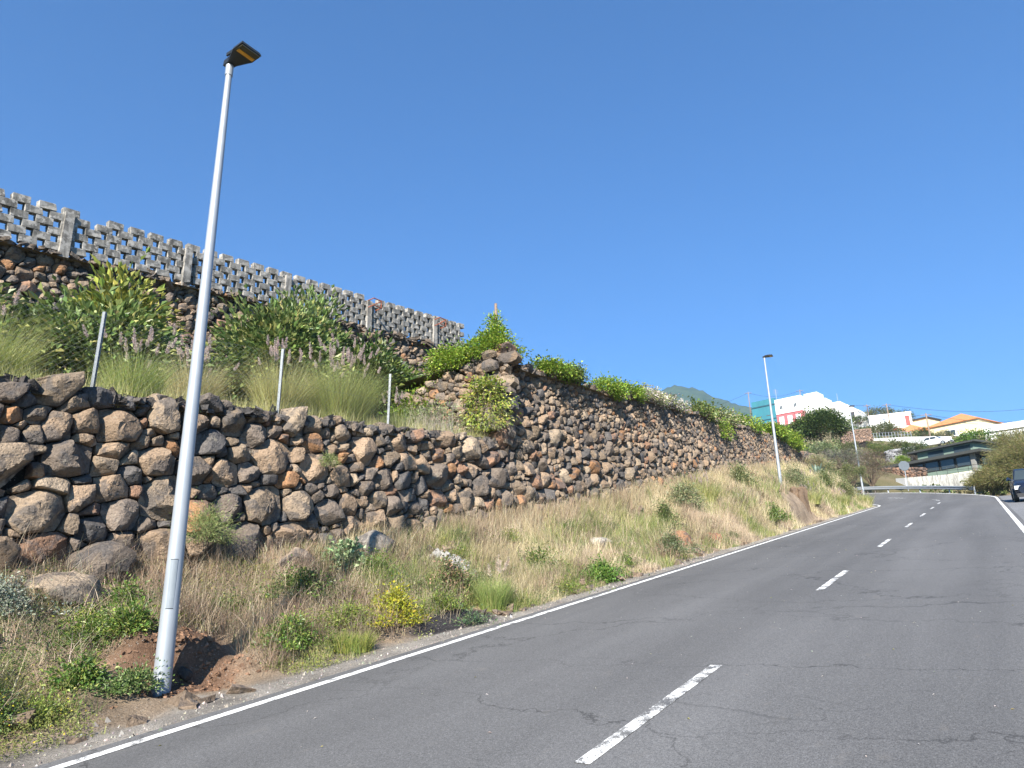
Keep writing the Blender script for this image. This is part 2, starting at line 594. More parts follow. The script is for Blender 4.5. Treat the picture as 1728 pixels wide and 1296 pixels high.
def tps_fit(P):
    n = len(P); q = P[:, :2] / 100
    d = np.linalg.norm(q[:, None] - q[None], axis=-1)
    K = np.where(d > 0, d * d * np.log(d + 1e-12), 0) + 0.0004 * np.eye(n)
    A = np.zeros((n + 3, n + 3)); A[:n, :n] = K
    A[:n, n] = 1; A[:n, n + 1:] = q; A[n, :n] = 1; A[n + 1:, :n] = q.T
    return q, np.linalg.solve(A, np.concatenate([P[:, 2], np.zeros(3)]))


TQ, TW = tps_fit(CPW)


def hill_z(x, y):
    x = np.asarray(x, float); y = np.asarray(y, float); sh = x.shape
    p = np.stack([x.ravel(), y.ravel()], -1) / 100
    out = np.zeros(len(p))
    for k in range(0, len(p), 4000):
        q = p[k:k + 4000]
        d = np.linalg.norm(q[:, None] - TQ[None], axis=-1)
        U = np.where(d > 0, d * d * np.log(d + 1e-12), 0)
        out[k:k + 4000] = U @ TW[:-3] + TW[-3] + q @ TW[-2:]
    z = out.reshape(sh)
    w = smooth(60, 74, x)
    near = SL * x - 0.5 - 0.10 * np.clip(-y - 6, 0, 400) + 0.05 * np.clip(y - 30, 0, 300)
    z = near * (1 - w) + z * w
    # keep the slope under the road in the bend
    rr = np.hypot(x - ACX, y - ACY)
    onr = (x > 50) & (rr < RC + 4.6) & (y < 40)
    z = np.where(onr, np.minimum(z, zr(x) - 0.4), z)
    return z + (fbm(x * 0.25, y * 0.25, 41) - 0.5) * 0.7 * w


xs = np.concatenate([np.linspace(-60, 40, 26), np.linspace(42, 150, 90), np.linspace(153, 260, 50), np.linspace(268, 620, 36)])
ys = np.concatenate([np.linspace(-260, -45, 30), np.linspace(-42, 60, 86), np.linspace(64, 300, 40)])
V, F = grid(xs, ys, hill_z)
struct('hillside', V, F, HILLM)

# road
sig = np.concatenate([np.linspace(-16, 54, 71), np.linspace(55, 55 + RC * 2.2, 40)])


def road_pt(sg, off):
    """off: metres to the left of the centre line"""
    sg = np.asarray(sg, float); th = np.clip((sg - 55) / RC, 0, 9)
    x = np.where(sg < 55, sg, ACX + (RC - off) * np.sin(th))
    y = np.where(sg < 55, 2.3 + off, ACY - (RC - off) * np.cos(th))
    return x, y


def ribbon(name, sgs, offs, dz, mat, kind='structure', parent=None):
    S, O = np.meshgrid(sgs, offs, indexing='ij')
    X, Y = road_pt(S, O)
    V = np.stack([X, Y, zr(X) + dz], -1).reshape(-1, 3)
    ny = len(offs)
    i = (np.arange(len(sgs) - 1)[:, None] * ny + np.arange(ny - 1)[None]).ravel()
    F = np.stack([i, i + 1, i + ny + 1, i + ny], -1)[:, ::-1]
    o = link(name, mesh(name, V, [F], mat, None, True), parent)
    return tag(o, kind=kind) if kind else o


road = ribbon('road', sig, np.array([-3.25, -1.5, 0.0, 1.8, 3.95]), 0.0, ASPH)
lo = 3.72
ribbon('edge_line', sig, np.array([lo - 0.06, lo + 0.06]), 0.005, PAINT2, None, road)
ribbon('edge_line', sig[:95], np.array([-3.12, -3.0]), 0.005, PAINT2, None, road)
for k in range(-2, 10):
    a = 4.55 - 0.35 + 7.72 * k
    b = a + 2.65
    if a > 54: a = 54 + 7.0 * (k - 6.5); b = a + 2.2
    ribbon('centre_dash', np.linspace(a, b, 6), np.array([-0.055 - 0.0, 0.055]), 0.005, PAINT, None, road)
V, F = grid(np.linspace(-16, 58, 60), np.linspace(-7.0, -0.94, 8), lambda x, y: SL * x - 0.012 + 0.0 * y)
struct('parking_pavement', V, F, PAVE)

# bank between road and wall
xs = np.concatenate([np.linspace(-3, 16, 200), np.linspace(16.2, 70, 220)])
tt = np.concatenate([np.linspace(-0.12, 1.2, 24), np.linspace(1.3, 6.8, 46)])
X = np.repeat(xs[:, None], len(tt), 1)
wd = (yw(xs) + 0.55 - EDGE_L)[:, None]
inn = np.where(xs < ACX, 0, 0)[:, None]
yl = np.where(xs < ACX, EDGE_L, ACY - np.sqrt(np.maximum((RC - (EDGE_L - 2.3)) ** 2 - (xs - ACX) ** 2, 0.0)))
tn = (tt + 0.12) / (6.8 + 0.12)
Y = yl[:, None] - 0.12 + tn[None] * np.maximum(yw(xs) + 0.75 - yl + 0.12, 0.5)[:, None]
Z = zr(X) + bank_rel(X, Y)
V = np.stack([X, Y, Z], -1).reshape(-1, 3)
ny = len(tt)
i = (np.arange(len(xs) - 1)[:, None] * ny + np.arange(ny - 1)[None]).ravel()
F = np.stack([i, i + ny, i + ny + 1, i + 1], -1)
e = edge_dist(V[:, 0], V[:, 1])
soil = np.array([0.27, 0.205, 0.145]); grav = np.array([0.27, 0.245, 0.215]); red = np.array([0.18, 0.11, 0.072]); blk = np.array([0.045, 0.042, 0.045])
w = (1 - smooth(0.55, 0.95, e + 0.5 * (fbm(V[:, 0] * 1.5, V[:, 1] * 1.5, 50) - 0.5)))[:, None]
col = soil * (1 - w) + grav * w
nz = 0.9 * (fbm(V[:, 0] * 2.2, V[:, 1] * 2.2, 55) - 0.5)
w = (smooth(3.9, 4.5, V[:, 0] + nz) * (1 - smooth(5.2, 5.8, V[:, 0] + nz)) * smooth(0.95, 1.3, e + 0.5 * nz) * (1 - smooth(1.75, 2.2, e + nz)))[:, None]
col = col * (1 - w) + red * w
bd = np.hypot((V[:, 0] - 8.95) / 0.95, (e - 0.85) / 0.42) + 0.5 * (fbm(V[:, 0] * 3, V[:, 1] * 3, 60) - 0.5)
w = (1 - smooth(0.8, 1.05, bd))[:, None]
col = col * (1 - w) + blk * w
struct('bank', V, F, BANKM, col)

# terrace behind the low wall, ground above the tall wall, ground behind the block wall
V, F = grid(np.linspace(-6, 15.6, 70), np.linspace(9.85, 18.2, 40), lambda x, y: zr(x) + terr_rel(x, y))
struct('terrace', V, F, TERM)
xs = np.linspace(14.9, 76, 90)
tt = np.linspace(0, 1, 40)
X = np.repeat(xs[:, None], len(tt), 1); Y = yw(X) + 0.12 + tt[None] ** 1.5 * 60
back = smooth(18.1, 18.6, Y) * (1 - smooth(24, 30, X)) * 3.3
Z = zr(X) + upper_rel(X, Y) + back
V = np.stack([X, Y, Z], -1).reshape(-1, 3)
i = (np.arange(len(xs) - 1)[:, None] * len(tt) + np.arange(len(tt) - 1)[None]).ravel()
struct('upper_terrace', V, np.stack([i, i + len(tt), i + len(tt) + 1, i + 1], -1), TERM)
V, F = grid(np.linspace(-10, 15.2, 30), np.linspace(18.0, 60, 20), lambda x, y: zr(x) + 8.95 + 0.0 * y)
struct('field_above', V, F, TERM)


# ------------------------------------------------------------------ dry stone walls
def pack(u0, u1, v0, v1, inside, rad, tries, asp=1.2, tight=0.83):
    """variable-radius packing; sizes from large to small"""
    U = np.zeros(6000); Vv = np.zeros(6000); Rr = np.zeros(6000); n = 0
    for scale, cnt in tries:
        us = rng.uniform(u0, u1, cnt); vs = rng.uniform(v0, v1, cnt)
        rs = rad(us, vs) * scale * rng.uniform(0.82, 1.2, cnt)
        ok = inside(us, vs)
        for u, v, r in zip(us[ok], vs[ok], rs[ok]):
            if n:
                d = np.hypot(U[:n] - u, (Vv[:n] - v) * asp)
                if np.any(d < (Rr[:n] + r) * tight): continue
            U[n], Vv[n], Rr[n] = u, v, r; n += 1
    return U[:n], Vv[:n], Rr[:n]


def clip(poly, nx, ny, c):
    out = []
    k = len(poly)
    for i in range(k):
        a = poly[i]; b = poly[(i + 1) % k]
        da = a[0] * nx + a[1] * ny - c; db = b[0] * nx + b[1] * ny - c
        if da <= 0: out.append(a)
        if (da < 0 < db) or (db < 0 < da):
            t = da / (da - db); out.append((a[0] + (b[0] - a[0]) * t, a[1] + (b[1] - a[1]) * t))
    return out


def cells(U, Vv, Rr, asp=1.2, top=None):
    P = np.stack([U, Vv * asp], -1); res = []
    for k in range(len(U)):
        r = Rr[k]
        d = np.linalg.norm(P - P[k], axis=1)
        nb = np.where((d < r * 1.45 + Rr * 2.0) & (d > 0))[0]
        nb = nb[np.argsort(d[nb])][:26]
        ph = rng.uniform(0, 6.28); ks = rng.uniform(1.7, 2.3)
        poly = [(ks * r * math.cos(ph + a), ks * r * math.sin(ph + a)) for a in np.linspace(0, 2 * math.pi, 11)[:-1]]
        for j in nb:
            dx, dy = P[j] - P[k]; L = d[j]
            c = (L * L + r * r - Rr[j] ** 2) / (2 * L)
            c = max(c, 0.25 * r)
            nx_ = math.copysign(abs(dx / L) ** 1.75, dx); ny_ = math.copysign(abs(dy / L) ** 1.75, dy); nl_ = math.hypot(nx_, ny_)
            nx_ /= nl_; ny_ /= nl_
            poly = clip(poly, nx_, ny_, c * (dx * nx_ + dy * ny_) / L)       # joints tend to run level or upright
            if len(poly) < 3: break
        if top is not None and len(poly) >= 3:
            sl_ = rng.normal(0, 0.12); nn_ = math.hypot(1, sl_)
            poly = clip(poly, sl_ / nn_, 1 / nn_, max((float(top(U[k])) - Vv[k]) * asp + rng.normal(0, 0.03), 0.35 * r))
        if len(poly) < 3: res.append(None); continue
        res.append(np.array(poly) / np.array([1, asp]))
    return res


PAL = np.array([[0.27, 0.195, 0.135], [0.235, 0.18, 0.13], [0.18, 0.145, 0.118], [0.11, 0.10, 0.095], [0.29, 0.16, 0.085], [0.25, 0.15, 0.10], [0.32, 0.25, 0.18]])
PALP = np.array([0.28, 0.25, 0.19, 0.10, 0.05, 0.05, 0.08])


def stone_geo(poly, n, rings, gap=0.007):
    """rounded, faceted stone standing proud of the wall; returns local (u, v, depth) points and faces"""
    c = poly.mean(0); p = poly - c
    ang = np.arctan2(p[:, 1], p[:, 0]); o = np.argsort(ang); p = p[o]
    th = np.linspace(0, 2 * math.pi, n, endpoint=False) + rng.uniform(0, 0.3)
    for va in np.arctan2(p[:, 1], p[:, 0]):                 # keep the stone's corners
        j_ = np.argmin(np.abs(np.angle(np.exp(1j * (th - va))))); th[j_] = va
    th = np.sort(np.mod(th, 2 * math.pi))
    dirs = np.stack([np.cos(th), np.sin(th)], -1)
    q = np.roll(p, -1, 0); ed = q - p; nrm = np.stack([ed[:, 1], -ed[:, 0]], -1)
    ln = np.linalg.norm(nrm, axis=1) + 1e-9; nrm /= ln[:, None]
    cc = np.maximum((nrm * p).sum(1) - gap, 0.015)
    dn = dirs @ nrm.T
    rad = np.where(dn > 1e-4, cc[None] / np.maximum(dn, 1e-4), 9).min(1)
    rad = np.minimum(rad, np.median(rad) * 2.0)
    rs = rad.copy()
    for _ in range(1): rs = 0.25 * np.roll(rs, 1) + 0.5 * rs + 0.25 * np.roll(rs, -1)
    rad = np.minimum(0.86 * rad + 0.14 * rs, rad * 1.01) * (1 + rng.normal(0, 0.014, n))
    if rng.random() < 0.3:      # a broken corner
        a0 = rng.uniform(0, 6.28); dd_ = np.cos(th - a0); cm = rad.max() * rng.uniform(0.6, 0.85)
        rad = np.where(dd_ > 0.05, np.minimum(rad, cm / np.maximum(dd_, 0.05)), rad)
    rm = rad.mean()
    D = 0.04 + rm * rng.uniform(0.22, 0.7)
    tilt = rng.normal(0, 0.25, 2) + np.array([0, 0.05])
    nf = rng.integers(3, 6)
    fa = rng.uniform(0, 6.28, nf); fs = rng.uniform(0.5, 2.1, nf); fo = rng.uniform(0.35, 0.95, nf)
    V = []; fr = list(np.linspace(0, 1, rings + 1)[1:] ** 0.72)
    rr = [0.0] + fr
    for k, t in enumerate(rr):
        if k == 0: uv = np.zeros((1, 2))
        else: uv = dirs * (rad * t)[:, None]
        if k: uv = uv + rng.normal(0, 0.03 * rm, uv.shape) * (t < 0.95)
        d = D + uv @ tilt
        for a, s_, f_ in zip(fa, fs, fo):
            d = np.minimum(d, D + rm * f_ * s_ * 0.6 - s_ * (uv[:, 0] * math.cos(a) + uv[:, 1] * math.sin(a)))
        d = d - rm * 0.2 * t ** 9
        d = d + rng.normal(0, 0.014 * rm, len(uv)) if k else d
        V.append(np.column_stack([uv, np.maximum(d, -0.02)]))
    V.append(np.column_stack([dirs * (rad * 0.93)[:, None], np.full(n, -0.22 - rm * 0.3)]))
    V = np.concatenate(V)
    a = np.arange(n); b = (a + 1) % n
    f3 = np.stack([np.zeros(n, int), 1 + a, 1 + b], -1)
    f4 = [np.stack([1 + k * n + a, 1 + (k + 1) * n + a, 1 + (k + 1) * n + b, 1 + k * n + b], -1) for k in range(rings)]
    return c, V, f3, np.concatenate(f4)


def build_stones(items, wall, frame, nbig=290, hi=(20, 5), lowp=(9, 2), seen=None):
    """items: (u, v, poly). The stones that show largest become parts, the rest one mesh"""
    info = []
    for (u, v, poly) in items:
        size = math.sqrt(max(np.ptp(poly[:, 0]) * np.ptp(poly[:, 1]), 1e-6))
        o, ux, uz, un = frame(u, v)
        px, py, dep = proj(o)
        vis = (-40 < px < W + 40) and dep > 0.3
        info.append((size / max(dep, 0.5) * (1 if vis else 0.01), o, ux, uz, un, poly))
    info.sort(key=lambda t: -t[0])
    wl = np.array(wall.location)
    RV = []; R3 = []; R4 = []; RC_ = []; n0 = 0
    for k, (sz, o, ux, uz, un, poly) in enumerate(info):
        big = k < nbig
        n, rg = hi if (big and sz > 0.02) else ((14, 3) if big else lowp)
        c, V, f3, f4 = stone_geo(poly, n, rg)
        base = PAL[rng.choice(len(PAL), p=PALP)] * rng.uniform(0.75, 1.18)
        Wd = (V[:, :1] + c[0]) * ux + (V[:, 1:2] + c[1]) * uz + V[:, 2:3] * un
        cl = np.tile(base, (len(V), 1))
        if big:
            ob = link('stone', mesh('stone', Wd, [f3, f4], ROCK, cl, True, 22), wall, o - wl)
        else:
            RV.append(Wd + o - wl); R3.append(f3 + n0); R4.append(f4 + n0); RC_.append(cl); n0 += len(V)
    if RV:
        ob = link('smaller_stones', mesh('smaller_stones', np.concatenate(RV), [np.concatenate(R3), np.concatenate(R4)], ROCK, np.concatenate(RC_), True, 22), wall)
        ob['kind'] = 'stuff'


BAT = 0.09


def front_frame(u, v):
    dy = (yw(u + 0.05) - yw(u - 0.05)) / 0.1
    ux = np.array([1, float(dy), SL]); un = np.array([float(dy), -1.0, 0.06]); un /= np.linalg.norm(un)
    uz = np.array([0, BAT, 1.0])
    y = float(yw(u)) + BAT * (v - float(hb(u)))
    return np.array([u, y, float(zr(u)) + v]), ux, uz, un


def top_front(u): return np.where(u < 14.75, hl(u), ht(u)) + 0.05 * np.sin(u * 3.1) + 0.05 * np.sin(u * 7.7 + 1)


low_wall = thing('stone_retaining_wall', 'low dry stone wall of large dark basalt boulders below the wire fence', 'stone wall', (8, 9.8, float(zr(8)) + 1.3), group='dry stone terrace walls')
tall_wall = thing('stone_retaining_wall', 'long tall dry stone wall overgrown with vines, higher than its neighbour', 'stone wall', (35, 10.6, float(zr(35)) + 2.5), group='dry stone terrace walls')
up_wall = thing('stone_retaining_wall', 'rough dry stone wall carrying the pierced concrete block wall', 'stone wall', (12, 18, float(zr(12)) + 6.5), group='dry stone terrace walls')


def ins(u, v): return (v > hb(u) - 0.28) & (v < top_front(u) - 0.06) & (u > -3)


def rad_front(u, v):
    r = np.where(u < 14.75, 0.225, np.where(v > 4.2, 0.16, 0.215))
    r = np.where((u < 8) & (v < 3.1), 0.27, r)
    return r * (1 - 0.12 * smooth(15, 40, u))


U, Vv, Rr = pack(-3, 66, 1.0, 6.1, ins, rad_front, [(1.3, 500), (1.0, 5000), (0.72, 9000), (0.48, 14000), (0.3, 14000)])
cl = cells(U, Vv, Rr, top=top_front)
A = [(u, v, p) for u, v, p in zip(U, Vv, cl) if p is not None and u < 14.75]
B = [(u, v, p) for u, v, p in zip(U, Vv, cl) if p is not None and u >= 14.75]
build_stones(A, low_wall, front_frame, 295, hi=(22, 6))

# end face of the tall wall, looking down the road
def end_frame(u, v):
    return (np.array([14.62 + 0.10 * (v - 3.5), u, float(zr(14.7)) + v]), np.array([0, -1.0, 0]), np.array([0.1, 0, 1.0]), np.array([-1.0, 0, 0.1]))
def end_ins(u, v): return (v > 3.3) & (v < 6.1 - 0.25 * (u - 9.8)) & (u > 9.85) & (u < 13.2)
U, Vv, Rr = pack(9.8, 13.2, 3.3, 6.2, end_ins, lambda u, v: 0.175 + 0 * u, [(1.1, 60), (0.8, 500), (0.5, 900), (0.32, 900)])
cE = cells(U, Vv, Rr, top=lambda u: 6.2 - 0.25 * (u - 9.8))
E_ = [(u, v, p * np.array([-1, 1])) for u, v, p in zip(U, Vv, cE) if p is not None]
allB = [(0, t) for t in B] + [(1, t) for t in E_]


def mixed_frame(k, v):
    kind, (u, v, p) = allB[k]
    return end_frame(u, v) if kind else front_frame(u, v)


build_stones([(k, 0, t[2]) for k, (_, t) in enumerate(allB)], tall_wall, mixed_frame, 295, hi=(16, 4), lowp=(9, 2))


def up_frame(u, v):
    return (np.array([u, 17.95 + 0.12 * (v - 6.5), float(zr(u)) + v]), np.array([1.0, 0, SL]), np.array([0, 0.12, 1.0]), np.array([0, -1.0, 0.1]))
def up_ins(u, v): return (v > 5.3) & (v < 9.06 + 0.08 * np.sin(u * 2.3)) & (u > 3) & (u < 25)
U, Vv, Rr = pack(3, 25, 5.3, 9.3, up_ins, lambda u, v: 0.17 + 0 * u, [(1.25, 200), (1.0, 3200), (0.7, 3500), (0.45, 4000), (0.3, 3000)])
build_stones([(u, v, p) for u, v, p in zip(U, Vv, cells(U, Vv, Rr, top=lambda u: 9.12)) if p is not None], up_wall, up_frame, 295, hi=(12, 3), lowp=(9, 2))


# packed earth and rubble behind the faces
def core(wall, us, lo_f, hi_f, frame, thick):
    V = []
    for u in us:
        for t in np.linspace(0, 1, 8):
            v = lo_f(u) * (1 - t) + hi_f(u) * t
            o, ux, uz, un = frame(u, v)
            V.append(o - un * (0.10 + 0.05 * float(vnoise(u * 5, v * 5, 9))))
        o, ux, uz, un = frame(u, hi_f(u) - 0.03)
        V.append(o - un * thick + np.array([0, 0, 0.0]))
    ny = 9
    i = (np.arange(len(us) - 1)[:, None] * ny + np.arange(ny - 1)[None]).ravel()
    F = np.stack([i, i + ny, i + ny + 1, i + 1], -1)
    link('earth_core', mesh('earth_core', np.array(V) - np.array(wall.location), [F], COREM, None, True), wall)


core(low_wall, np.linspace(-3, 14.8, 90), lambda u: float(hb(u)) - 0.5, lambda u: float(hl(u)) - 0.3, front_frame, 0.6)
core(tall_wall, np.linspace(14.7, 66, 180), lambda u: float(hb(u)) - 0.5, lambda u: float(ht(u)) - 0.34, front_frame, 0.6)
core(tall_wall, np.linspace(13.4, 9.75, 24), lambda u: 3.1, lambda u: 5.7 - 0.25 * (u - 9.8), end_frame, 0.6)
core(up_wall, np.linspace(-4, 25.5, 90), lambda u: 4.9, lambda u: 8.92, up_frame, 0.5)

def rubble_mesh(n, fx, col, smin, smax):
    V = []; F = []; Cc = []
    cube = np.array([[x_, y_, z_] for z_ in (-1, 1) for y_ in (-1, 1) for x_ in (-1, 1)], float)
    for k in range(n):
        o = fx(); s_ = rng.uniform(smin, smax)
        q = cube * np.array([1, 0.8, 0.5]) + rng.normal(0, 0.28, (8, 3))
        a = rng.uniform(0, 6.28); ca, sa = math.cos(a), math.sin(a)
        q = np.stack([q[:, 0] * ca - q[:, 1] * sa, q[:, 0] * sa + q[:, 1] * ca, q[:, 2] + rng.normal(0, 0.3) * q[:, 0]], -1) * s_
        V.append(q + o)
        F.append(np.array([[0, 2, 3, 1], [4, 5, 7, 6], [0, 1, 5, 4], [2, 6, 7, 3], [0, 4, 6, 2], [1, 3, 7, 5]]) + 8 * k)
        Cc.append(np.tile(np.array(col) * rng.uniform(0.6, 1.4), (8, 1)))
    return np.concatenate(V), np.concatenate(F), np.concatenate(Cc)


def fx_low():
    x = rng.uniform(0, 14.6); y = 9.92 + abs(rng.normal(0, 0.16))
    return np.array([x, y, float(zr(x) + hl(x)) - 0.10 + rng.uniform(-0.06, 0.07)]) - np.array(low_wall.location)


V, F, cc = rubble_mesh(620, fx_low, (0.10, 0.088, 0.08), 0.025, 0.10)
link('coping_rubble', mesh('coping_rubble', V, [F], ROCK, cc), low_wall)['kind'] = 'stuff'


def fx_tall():
    x = rng.uniform(14.8, 60); y = float(yw(x)) + 0.34 + abs(rng.normal(0, 0.2))
    return np.array([x, y, float(zr(x) + ht(x)) - 0.14 + rng.uniform(-0.08, 0.1)]) - np.array(tall_wall.location)


V, F, cc = rubble_mesh(900, fx_tall, (0.15, 0.12, 0.095), 0.05, 0.16)
link('coping_rubble', mesh('coping_rubble', V, [F], ROCK, cc), tall_wall)['kind'] = 'stuff'


def fx_up():
    x = rng.uniform(3, 25); return np.array([x, 18.12 + rng.uniform(-0.05, 0.2), float(zr(x)) + 9.0 + rng.uniform(-0.06, 0.1)]) - np.array(up_wall.location)


V, F, cc = rubble_mesh(320, fx_up, (0.15, 0.12, 0.095), 0.05, 0.13)
link('coping_rubble', mesh('coping_rubble', V, [F], ROCK, cc), up_wall)['kind'] = 'stuff'

# ------------------------------------------------------------------ pierced block wall
bw = thing('block_wall', 'pierced grey concrete block wall with notched top above the upper stone wall', 'block wall', (13, 18.2, float(zr(13)) + 8.7))


def block_mesh(seed):
    r = np.random.default_rng(seed)
    L, T, Hh = 0.194, 0.085, 0.099
    b = 0.012
    V = []
    for z, k in ((-Hh, b), (-Hh + b, 0), (Hh - b, 0), (Hh, b)):
        for sx, sy in ((-1, -1), (1, -1), (1, 1), (-1, 1)):
            V.append([sx * (L - k) + r.normal(0, 0.006), sy * (T - k) + r.normal(0, 0.005), z + r.normal(0, 0.004)])
    f4 = [[0, 3, 2, 1], [12, 13, 14, 15]]
    for k in range(3):
        for q in range(4):
            f4.append([k * 4 + q, k * 4 + (q + 1) % 4, (k + 1) * 4 + (q + 1) % 4, (k + 1) * 4 + q])
    return mesh('block', V, [f4], CONC)


bms = [block_mesh(k) for k in range(6)]
PILX = [4.0, 7.35, 10.62, 14.2, 18.0, 21.9]
slang = math.atan(SL)
PITCH = 0.565; CRS = 0.203
bwl = np.array(bw.location)
for cidx in range(6):
    for k in range(40):
        x = 2.6 + k * PITCH + (0.5 * PITCH if cidx % 2 else 0)
        if x > 23.8 or (cidx == 5 and k in (9, 27)): continue
        z = float(zr(x)) + 9.14 + CRS * (cidx + 0.5) / math.cos(slang)
        o = link('block', bms[int(rng.integers(6))], bw, np.array([x + rng.normal(0, 0.006), 18.22 + rng.normal(0, 0.006), z]) - bwl)
        o.rotation_euler = (rng.normal(0, 0.008), -slang + rng.normal(0, 0.012), rng.normal(0, 0.012))
for k, x in enumerate(PILX):
    z0 = float(zr(x)) + 8.95
    hgt = 1.22 + (0.05 if k % 2 else 0)
    mb = MB()
    for a, b, t in ((0, hgt * 0.5, 0.0), (hgt * 0.5, hgt, 0.004)):
        mb.box(-0.115 + t, 0.115 - t, -0.06 + t, 0.2, a, b)
    mb.obj('pillar', PILL, bw, np.array([x, 18.12, z0]) - bwl)
for x in (18.0, 21.9):
    z0 = float(zr(x)) + 9.8
    mb = MB()
    for dz in (0.0, 0.28):
        mb.tube([[-0.2, -0.16, dz], [-0.2, -0.44, dz + 0.03], [0.2, -0.44, dz + 0.03], [0.2, -0.16, dz]], 0.022, 6)
    mb.tube([[-0.2, -0.44, 0.03], [0.2, -0.44, 0.31]], 0.018, 6)
    mb.tube([[0.2, -0.44, 0.03], [0.2, -0.44, 0.31]], 0.018, 6)
    mb.obj('iron_bracket', RUST, bw, np.array([x, 18.12, z0]) - bwl)


# ------------------------------------------------------------------ vegetation tools
def blades(P, L, Wd, az, lean0, lean1, col, seg=3, tipcol=None):
    n = len(P)
    L = np.broadcast_to(L, (n,)); Wd = np.broadcast_to(Wd, (n,)); lean0 = np.broadcast_to(lean0, (n,)); lean1 = np.broadcast_to(lean1, (n,))
    d = np.stack([np.cos(az), np.sin(az), np.zeros(n)], -1)
    tw = az + math.pi / 2 + rng.normal(0, 0.6, n)
    wv = np.stack([np.cos(tw), np.sin(tw), np.zeros(n)], -1)
    Vs = []; p = P.astype(float).copy()
    Cs = []
    tc = col if tipcol is None else tipcol
    for k in range(seg + 1):
        t = k / seg
        w = Wd * (1 - t * 0.85) * 0.5
        if k < seg:
            Vs += [p - wv * w[:, None], p + wv * w[:, None]]
            Cs += [col * (1 - t) + tc * t] * 2
        else:
            Vs.append(p); Cs.append(tc)
        a = lean0 + (lean1 - lean0) * t
        p = p + (L / seg)[:, None] * (d * np.sin(a)[:, None] + np.array([0, 0, 1.0]) * np.cos(a)[:, None])
    m_ = 2 * seg + 1
    V = np.stack(Vs, 1).reshape(-1, 3); Cc = np.stack(Cs, 1).reshape(-1, 3)
    b = np.arange(n)[:, None] * m_
    f4 = np.concatenate([np.stack([b[:, 0] + 2 * k, b[:, 0] + 2 * k + 1, b[:, 0] + 2 * k + 3, b[:, 0] + 2 * k + 2], -1) for k in range(seg - 1)]) if seg > 1 else np.zeros((0, 4), int)
    f3 = np.stack([b[:, 0] + 2 * seg - 2, b[:, 0] + 2 * seg - 1, b[:, 0] + 2 * seg], -1)
    return V, f3, f4, Cc


def merge(lst):
    V = []; F3 = []; F4 = []; Cc = []; n = 0
    for v, a, b, c in lst:
        V.append(v); Cc.append(c)
        if len(a): F3.append(a + n)
        if len(b): F4.append(b + n)
        n += len(v)
    return np.concatenate(V), [np.concatenate(F) for F in (F3, F4) if F], np.concatenate(Cc)


def leaves(P, D, L, Wd, col, up=0.5, fold=0.25):
    """flat folded leaves: P base, D pointing direction"""
    n = len(P)
    L = np.broadcast_to(L, (n,))[:, None]; Wd = np.broadcast_to(Wd, (n,))[:, None]
    D = D / (np.linalg.norm(D, axis=1, keepdims=True) + 1e-9)
    rv = rng.normal(0, 1, (n, 3)) * 0.6 + np.array([0, 0, up * 2])
    S = np.cross(D, rv); S /= np.linalg.norm(S, axis=1, keepdims=True) + 1e-9
    N = np.cross(S, D)
    mid = P + D * L * 0.5 - N * L * 0.02
    l = P + D * L * 0.45 - S * Wd * 0.5 + N * Wd * fold
    r = P + D * L * 0.45 + S * Wd * 0.5 + N * Wd * fold
    tip = P + D * L - N * L * 0.15
    V = np.stack([P, l, tip, r], 1).reshape(-1, 3)
    b = np.arange(n) * 4
    f3 = np.concatenate([np.stack([b, b + 2, b + 1], -1), np.stack([b, b + 3, b + 2], -1)])
    return V, f3, np.zeros((0, 4), int), np.repeat(col, 4, 0)


def jitcol(base, n, amt=0.25, alt=None, pa=0.0):
    c = np.tile(np.asarray(base, float), (n, 1))
    if alt is not None:
        k = rng.random(n) < pa
        c[k] = np.asarray(alt)
    return np.clip(c * (1 + rng.normal(0, amt, (n, 1))) * (1 + rng.normal(0, 0.06, (n, 3))), 0.005, 1)


def cloud(radii, ncl, per, cr, flat=0.0, shell=0.55, dome=True):
    """leaf positions: clusters spread through an ellipsoid; returns positions, outward directions, cluster centres"""
    radii = np.asarray(radii, float)
    d = rng.normal(0, 1, (ncl, 3)); d /= np.linalg.norm(d, axis=1, keepdims=True)
    if dome: d[:, 2] = np.abs(d[:, 2]) * 1.0 - 0.15
    rr = shell + (1 - shell) * rng.random(ncl) ** 0.6
    cc = d * rr[:, None] * radii * rng.uniform(0.75, 1.12, (ncl, 1))
    k = np.repeat(np.arange(ncl), per)
    P = cc[k] + rng.normal(0, 1, (len(k), 3)) * cr * np.array([1, 1, 0.75])
    D = P - cc[k] * 0.75 + rng.normal(0, 0.35 * cr, P.shape)
    return P, D, cc, k


